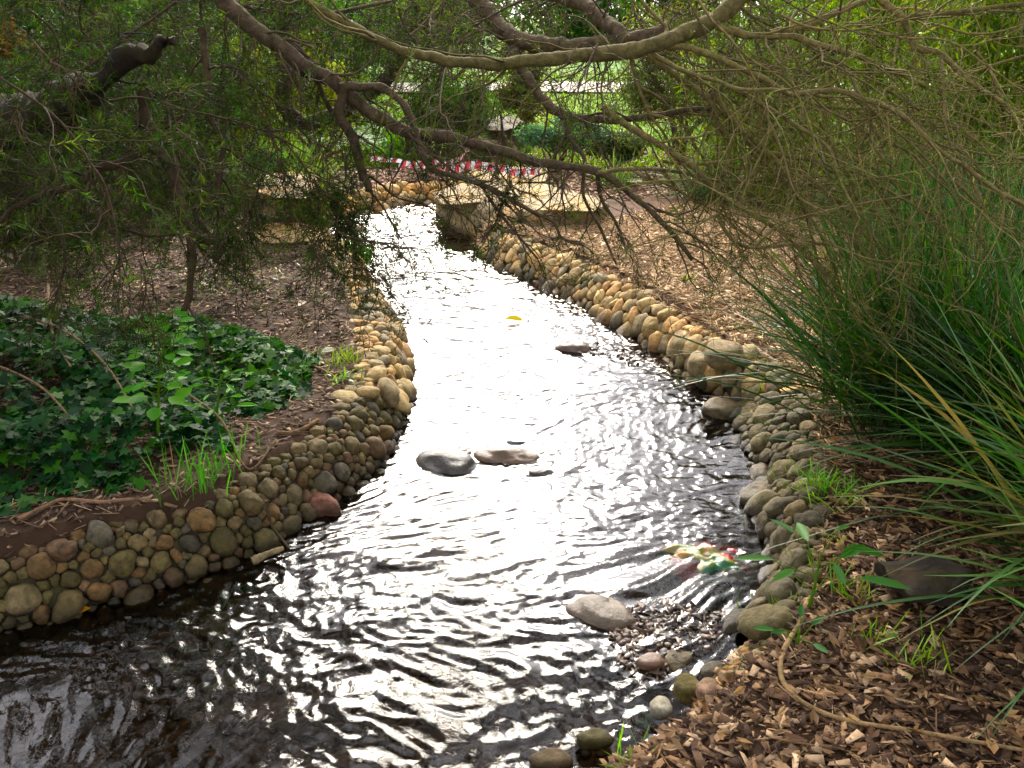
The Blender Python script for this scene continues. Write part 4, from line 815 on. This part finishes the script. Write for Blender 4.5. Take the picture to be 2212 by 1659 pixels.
# sticks
def stick(pts, w0, w1, label, col=(.2, .13, .08), name='stick', z=None):
    A = [];
    for q in pts: A.append(gpos(q[0], q[1], q[2] if len(q) > 2 else .012) if z is None else P(q[0], q[1], q[2]))
    A = spline(np.array(A), 40); A = A-0; g = MB(); d = np.linalg.norm(A[0]-[0, 0, CAMZ]); tube(g, A, np.linspace(w0, w1, 40)/FPX*d/2*(1+.1*vnoise(p3(np.arange(40)*.6, np.zeros(40)+w0))), 7, col); tag(g.build(name, M_BARK, smooth=True), label, 'stick')
stick([(1735,1350,.03),(1700,1400,.02),(1685,1440,.02),(1692,1490,.02),(1740,1535,.02),(1830,1570,.02),(1960,1590,.02),(2100,1615,.02),(2240,1640,.02)], 11, 7, 'long curved pale stem lying across the near mulch', (.30, .21, .12))
stick([(40,1128),(100,1100),(140,1085),(220,1090),(300,1085),(380,1075)], 9, 7, 'long thin stick lying along the top of the mossy cobble wall', (.24, .15, .10))
stick([(575,1080,.2),(580,1110,.13),(590,1140,.06),(625,1185,.0)], 8, 6, 'bent dark stick propped against the mossy wall down to the water', (.10, .07, .05), z=1)
stick([(598,940),(640,938),(690,932)], 9, 8, 'short split stick on the wet dirt behind the mossy wall', (.22, .14, .08))
stick([(545,1212,.02),(575,1198,.03),(612,1184,.05)], 20, 10, 'pale chip of bark floating against the foot of the mossy wall', (.26, .21, .13), name='bark_chip', z=1)
stick([(1620,775),(1680,790),(1740,800)], 14, 9, 'pale split log piece on the edging beside the pine straw', (.40, .30, .22))
stick([(560,640),(620,655),(700,648)], 5, 3, 'thin grey twig on the left dirt', (.3, .24, .18))
stick([(1500,590),(1580,640),(1660,655)], 5, 3, 'thin pale twig on the right pine straw', (.45, .36, .27))
stick([(1560,610),(1640,590),(1700,600)], 5, 3, 'thin curved twig near the strappy clump on the pine straw', (.4, .3, .22))
stick([(640,790),(690,800),(740,830)], 7, 4, 'brown twig on the dirt beside the ivy tip', (.25, .16, .1))

# ================================================================ IVY, WEEDS
IV = np.array([[0,0,0],[-.18,-.12,.02],[-.5,.0,.05],[-.3,.25,.06],[-.42,.52,.03],[-.15,.5,.07],[0,.95,0],[.15,.5,.07],[.42,.52,.03],[.3,.25,.06],[.5,.0,.05],[.18,-.12,.02]])
IVF = [[0,1,2,3],[0,3,4,5],[0,5,6,7],[0,7,8,9],[0,9,10,11]]
def ivy(poly, n, label, lift=.22, s=(.028, .085), cols=((.012,.05,.014),(.02,.07,.018),(.009,.034,.012),(.035,.10,.015)), bright=None, seed=0):
    pl = PL(poly, H0); lo = pl.min(0); hi = pl.max(0); x = rng.uniform(lo[0], hi[0], n*3); y = rng.uniform(lo[1], hi[1], n*3); k_ = inside(x, y, pl); x, y = x[k_][:n], y[k_][:n]; k_ = (fbm(p3(x*3.1, y*3.1), 2, 90) > -.62+.75*np.clip((3.5-y)/.7, 0, 1)) | (n < 500); x, y = x[k_], y[k_]; n = len(x)
    ed = np.clip(seg_dist(x, y, pl)/.45, 0, 1); hh = lift*ed*(.6+.5*np.clip(.5+fbm(p3(x*2.2, y*2.2), 3, 70+seed), 0, 1.2)); z = ground(x, y)+.01+hh*rng.random(n)**.35
    nrm_ = np.array([0, -.25, 1.])+rng.normal(size=(n, 3))*.38; a = rng.uniform(0, 6.28, n); d = np.stack([np.cos(a), np.sin(a), rng.normal(size=n)*.25-.15], -1)
    c = pick(cols, n, .22); 
    if bright is not None: b_ = np.clip((y-bright[0])/bright[1], 0, 1)[:, None]*(rng.random((n, 1)) < .35); c = c*(1-b_)+b_*pick(((.08,.18,.02),(.05,.12,.018)), n, .2)
    g = MB(); stamp(g, IV, IVF, np.stack([x, y, z], -1), frame(d, nrm_), rng.uniform(*s, n), c)
    st = np.stack([x, y, z], -1)[::9]; A = grow(st, np.array([[0, 0, -1.]])+rng.normal(size=(len(st), 3))*.7, .14, 5, .3); tube(g, A, np.full((len(st), 5), .0016), 3, (.09, .06, .035)); tag(g.build('ivy', M_IVY), label, 'ivy', kind='stuff')
ivy([(-700,1180),(-500,690),(0,650),(230,690),(330,745),(420,810),(480,880),(500,980),(330,1060),(150,1080),(0,1120)], 9000, 'dark green ivy blanketing the shaded left bank', .22, bright=(4.3, 1.6))
ivy([(230,700),(420,690),(560,720),(680,765),(660,850),(560,900),(470,880)], 1900, 'ivy tongue with lighter leaves spilling over the left dirt strip', .16, bright=(3.7, .6), seed=3)
ivy([(0,1150),(90,1120),(300,1060),(250,1000),(-200,1050)], 160, 'sparse ivy sprigs on the bare soil above the mossy wall', .05)
ivy([(1480,1000),(1490,1000),(1490,1010)], 1, 'single') if False else None
for q_, (pts, lb) in enumerate([([(60,760,.2),(150,800,.22),(240,870,.2),(300,960,.16)], 'long thin bare runner arching over the ivy at the left'), ([(120,700,.24),(130,800,.2),(170,880,.2)], 'short upright bare stem poking through the ivy'), ([(380,900,.16),(480,950,.1),(535,1010,.03),(600,990,.02)], 'thin curved root at the edge of the ivy and the wet dirt'), ([(0,880,.22),(110,930,.2),(200,1010,.12)], 'brown trailing stem low in the ivy near the left edge')]):
    stick(pts, 6, 3, lb, (.17, .12, .07))
# broadleaf weed in the ivy
LB_ = np.array([[0,0,0],[-.22,.12,.03],[-.4,.38,.05],[-.36,.68,.03],[0,1,-.04],[.36,.68,.03],[.4,.38,.05],[.22,.12,.03],[0,.5,-.02]]); LBF = [[0,8,2,1],[8,4,3,2],[0,7,6,8],[8,6,5,4]]
def weed(u, v, h, label, leaves=14, ls=.09, cols=((.10,.28,.02),(.14,.33,.03)), spread=.55, name='weed', T=LB_, F_=LBF, asp=.8, base=None):
    p = gpos(u, v) if base is None else np.array(base); t = Thing(name, p, label, 'weed'); g = MB(); A = grow(np.array([p]), np.array([[.05, -.05, 1.]]), h, 12, .1); tube(g, A, np.linspace(.006, .003, 12)[None], 6, (.12, .2, .04)); t.part('stem', g, M_LEAF, True)
    for j in range(leaves):
        q = 3+8*j/leaves; k_ = int(q); p0 = A[0, k_]*(1-(q-k_))+A[0, k_+1]*(q-k_) if k_ < 11 else A[0, 11]; a = j*2.4+random.random(); d = np.array([math.cos(a)*spread*1.5, math.sin(a)*spread*1.5, .55]); d /= np.linalg.norm(d); L_ = ls*(1.4-.5*j/leaves)
        pe = p0+d*L_*1.1; g = MB(); tube(g, np.linspace(p0, pe, 4)[None], np.full((1, 4), .0018), 4, (.12, .22, .04))
        M = frame(np.array([[d[0], d[1], .05+random.uniform(-.3, .2)]]), np.array([[random.uniform(-.3, .3), -.3, 1.]])); s = L_*random.uniform(.8, 1.2); stamp(g, T, F_, pe[None], M, np.array([[s*asp, s, s]]), pick(cols, 1, .12)); t.part('leaf', g, M_LEAF, True)
weed(345, 975, .60, 'tall broad leaved light green weed rising out of the dark ivy', 40, .062, ((.10,.30,.012),(.14,.35,.018)))
weed(470, 930, .26, 'smaller light green weed at the right of the tall one in the ivy', 14, .06, ((.12,.32,.02),), spread=.8, asp=.35)
weed(1745, 1320, .2, 'seedling with long pointed green leaves on the near edging', 9, .10, ((.06,.17,.04),(.09,.2,.06)), .6, asp=.3)
weed(1720, 1400, .06, 'tiny two leaved seedling below the pointed leaved one', 5, .05, ((.05,.14,.04),), .9, asp=.4)
weed(858, 815, .10, 'small bright weed growing out of the top of the narrow wall', 10, .045, ((.16,.34,.03),), .7, asp=.35)
clump('strappy_grass', 'sparse pale bladed tuft leaning in from the lower right edge over the chips', 'grass clump', (1.72, 1.72, H0), 90, (.6, 1.0), .013, ((.07,.16,.04),(.11,.20,.06),(.15,.19,.06)), .35, dirb=(-.5, .15, .35), rad=.1, grav=1.0)
clump('strappy_grass', 'strap leaved clump at the right edge above the long pale leaved one', 'grass clump', (2.15, 3.05, H0), 600, (.8, 1.5), .012, LOM_SHADED, .6, dirb=(-.5, -.1, .1), rad=.12, grav=1.1)
def tuft(u, v, n, ln, label, cols=((.06,.19,.012),(.09,.24,.015)), wid=.005, spread=.3, z=None, rad=.04, group=None, grav=.7):
    p = gpos(u, v) if z is None else P(u, v, z); clump('grass_tuft', label, 'grass tuft', p, n, ln, wid, cols, spread, 8, grav, rad=rad, group=group, fold=0, dry=.03)
tuft(420, 1052, 55, (.10, .24), 'vivid green grass tuft above the mossy wall', rad=.06); tuft(485, 1022, 18, (.10, .22), 'thinner grass tuft right of the vivid one above the mossy wall', rad=.04); tuft(530, 985, 6, (.1, .16), 'few lone blades at the right of the grass above the mossy wall')
tuft(745, 785, 50, (.06, .13), 'yellowish grass tuft against the dirt side of the narrow wall', ((.25,.32,.05),(.18,.28,.04)), spread=.4); tuft(742, 822, 26, (.04, .09), 'small bright tuft at the start of the mossy wall', ((.18,.34,.03),), spread=.8, wid=.009)
tuft(680, 780, 90, (.03, .07), 'low patch of fine grass on the left dirt beside the ivy tip', ((.13,.26,.03),), spread=.9, rad=.07); tuft(490, 610, 160, (.04, .1), 'low weedy grass patch on the left dirt under the hanging limb', ((.10,.19,.03),), spread=1.0, rad=.2)
tuft(1500, 1462, 12, (.07, .14), 'bright tuft growing between the pebbles at the corner of the mulch bank', ((.16,.38,.03),), wid=.012, spread=.4, rad=.012); tuft(1395, 1565, 10, (.04, .08), 'little sprout beside the pale grey pebble', ((.14,.34,.02),), wid=.010, spread=.8, rad=.012)
tuft(1790, 1065, 150, (.06, .14), 'feathery bright green tuft on the edging under the strappy leaves', ((.14,.32,.03),(.2,.36,.04)), spread=.8, rad=.06, wid=.005)
YW = ((.22,.32,.05),(.15,.28,.04))
for q_, (u, v) in enumerate(sorted([(1650,930),(1690,1000),(1660,1120),(1700,1070),(1650,1190),(1600,1290),(1640,1330),(1620,1360),(1700,1330),(1560,1340),(1740,1240),(1800,1180),(1480,720),(1820,1290),(2005,1430),(1945,1450),(1890,1390),(1340,1630),(1350,1655),(1590,1310),(1850,1300)], key=lambda e: e[1])):
    tuft(u, v, random.randint(9, 24), (.05, .15), 'thin yellow green grass sprout '+('on the mulch' if u > 1760 else 'among the edging stones')+', '+NUM[q_]+' down the right bank', YW, spread=.6, rad=.025, group='grass sprouts on the near right bank')
# litter in the water
p = P(1525, 1195, .012); g = MB(); nx_ = 34; a, b = np.meshgrid(np.linspace(-1, 1, nx_), np.linspace(-1, 1, nx_)); r_ = np.sqrt(a**2+b**2); xx = a*.19*(1+.15*vnoise(p3(a*2, b*2), 5)); yy = b*.13*(1+.2*vnoise(p3(a*2, b*2), 6))
zz = .004+.02*fbm(p3(a*3, b*3), 3, 8)-.03*r_**3; V = np.stack([xx+p[0]+.15*yy, yy+p[1]-.1*xx, zz], -1).reshape(-1, 3)
cn = fbm(p3(a*2.3, b*2.3), 2, 12).ravel(); cc = np.where(cn[:, None] > .35, [.55, .05, .06], np.where(cn[:, None] > .1, [.6, .35, .05], np.where(cn[:, None] > -.2, [.40, .33, .16], np.where(cn[:, None] > -.55, [.30, .34, .06], [.05, .20, .10])))); cc = np.where((b.ravel()[:, None] > .35) & (cn[:, None] > -.2), [.5, .06, .05], cc)
k_ = (np.arange(nx_-1)[:, None]*nx_+np.arange(nx_-1)[None]).ravel(); F = np.stack([k_, k_+1, k_+nx_+1, k_+nx_], -1); F = F[(r_.ravel()[k_] < 1.05)]; g.add(V, F, cc*.5)
tag(g.build('plastic_wrapper', M_PLASTIC, smooth=True, loc=tuple(p)), 'crumpled multicoloured plastic wrapper afloat by the near right edging', 'wrapper')
def fleaf(u, v, s, rot, col, label, z=.018, T=LB_, asp=.6):
    p = P(u, v, z) if z is not None else gpos(u, v, .02); g = MB(); stamp(g, T, LBF, np.array([[0, 0, 0.]]), frame(np.array([[math.cos(rot), math.sin(rot), .15]]), np.array([[.1, -.3, 1.]])), np.array([[s*asp, s, s*2]]), np.array([col])); o = g.build('leaf', M_LEAF, smooth=True); o.location = p; tag(o, label, 'leaf')
fleaf(1130, 693, .13, 3.0, (.75, .6, .02), 'bright yellow leaf riding on the white midstream water'); fleaf(155, 1325, .06, .4, (.45, .25, .02), 'small orange yellow leaf at the foot of the mossy wall')
fleaf(695, 768, .08, .3, (.75, .75, .7), 'white curled scrap on the fine grass beside the ivy tip', None); fleaf(645, 668, .09, 1.2, (.6, .5, .4), 'pale dry leaf on the left dirt by the narrow wall', None)
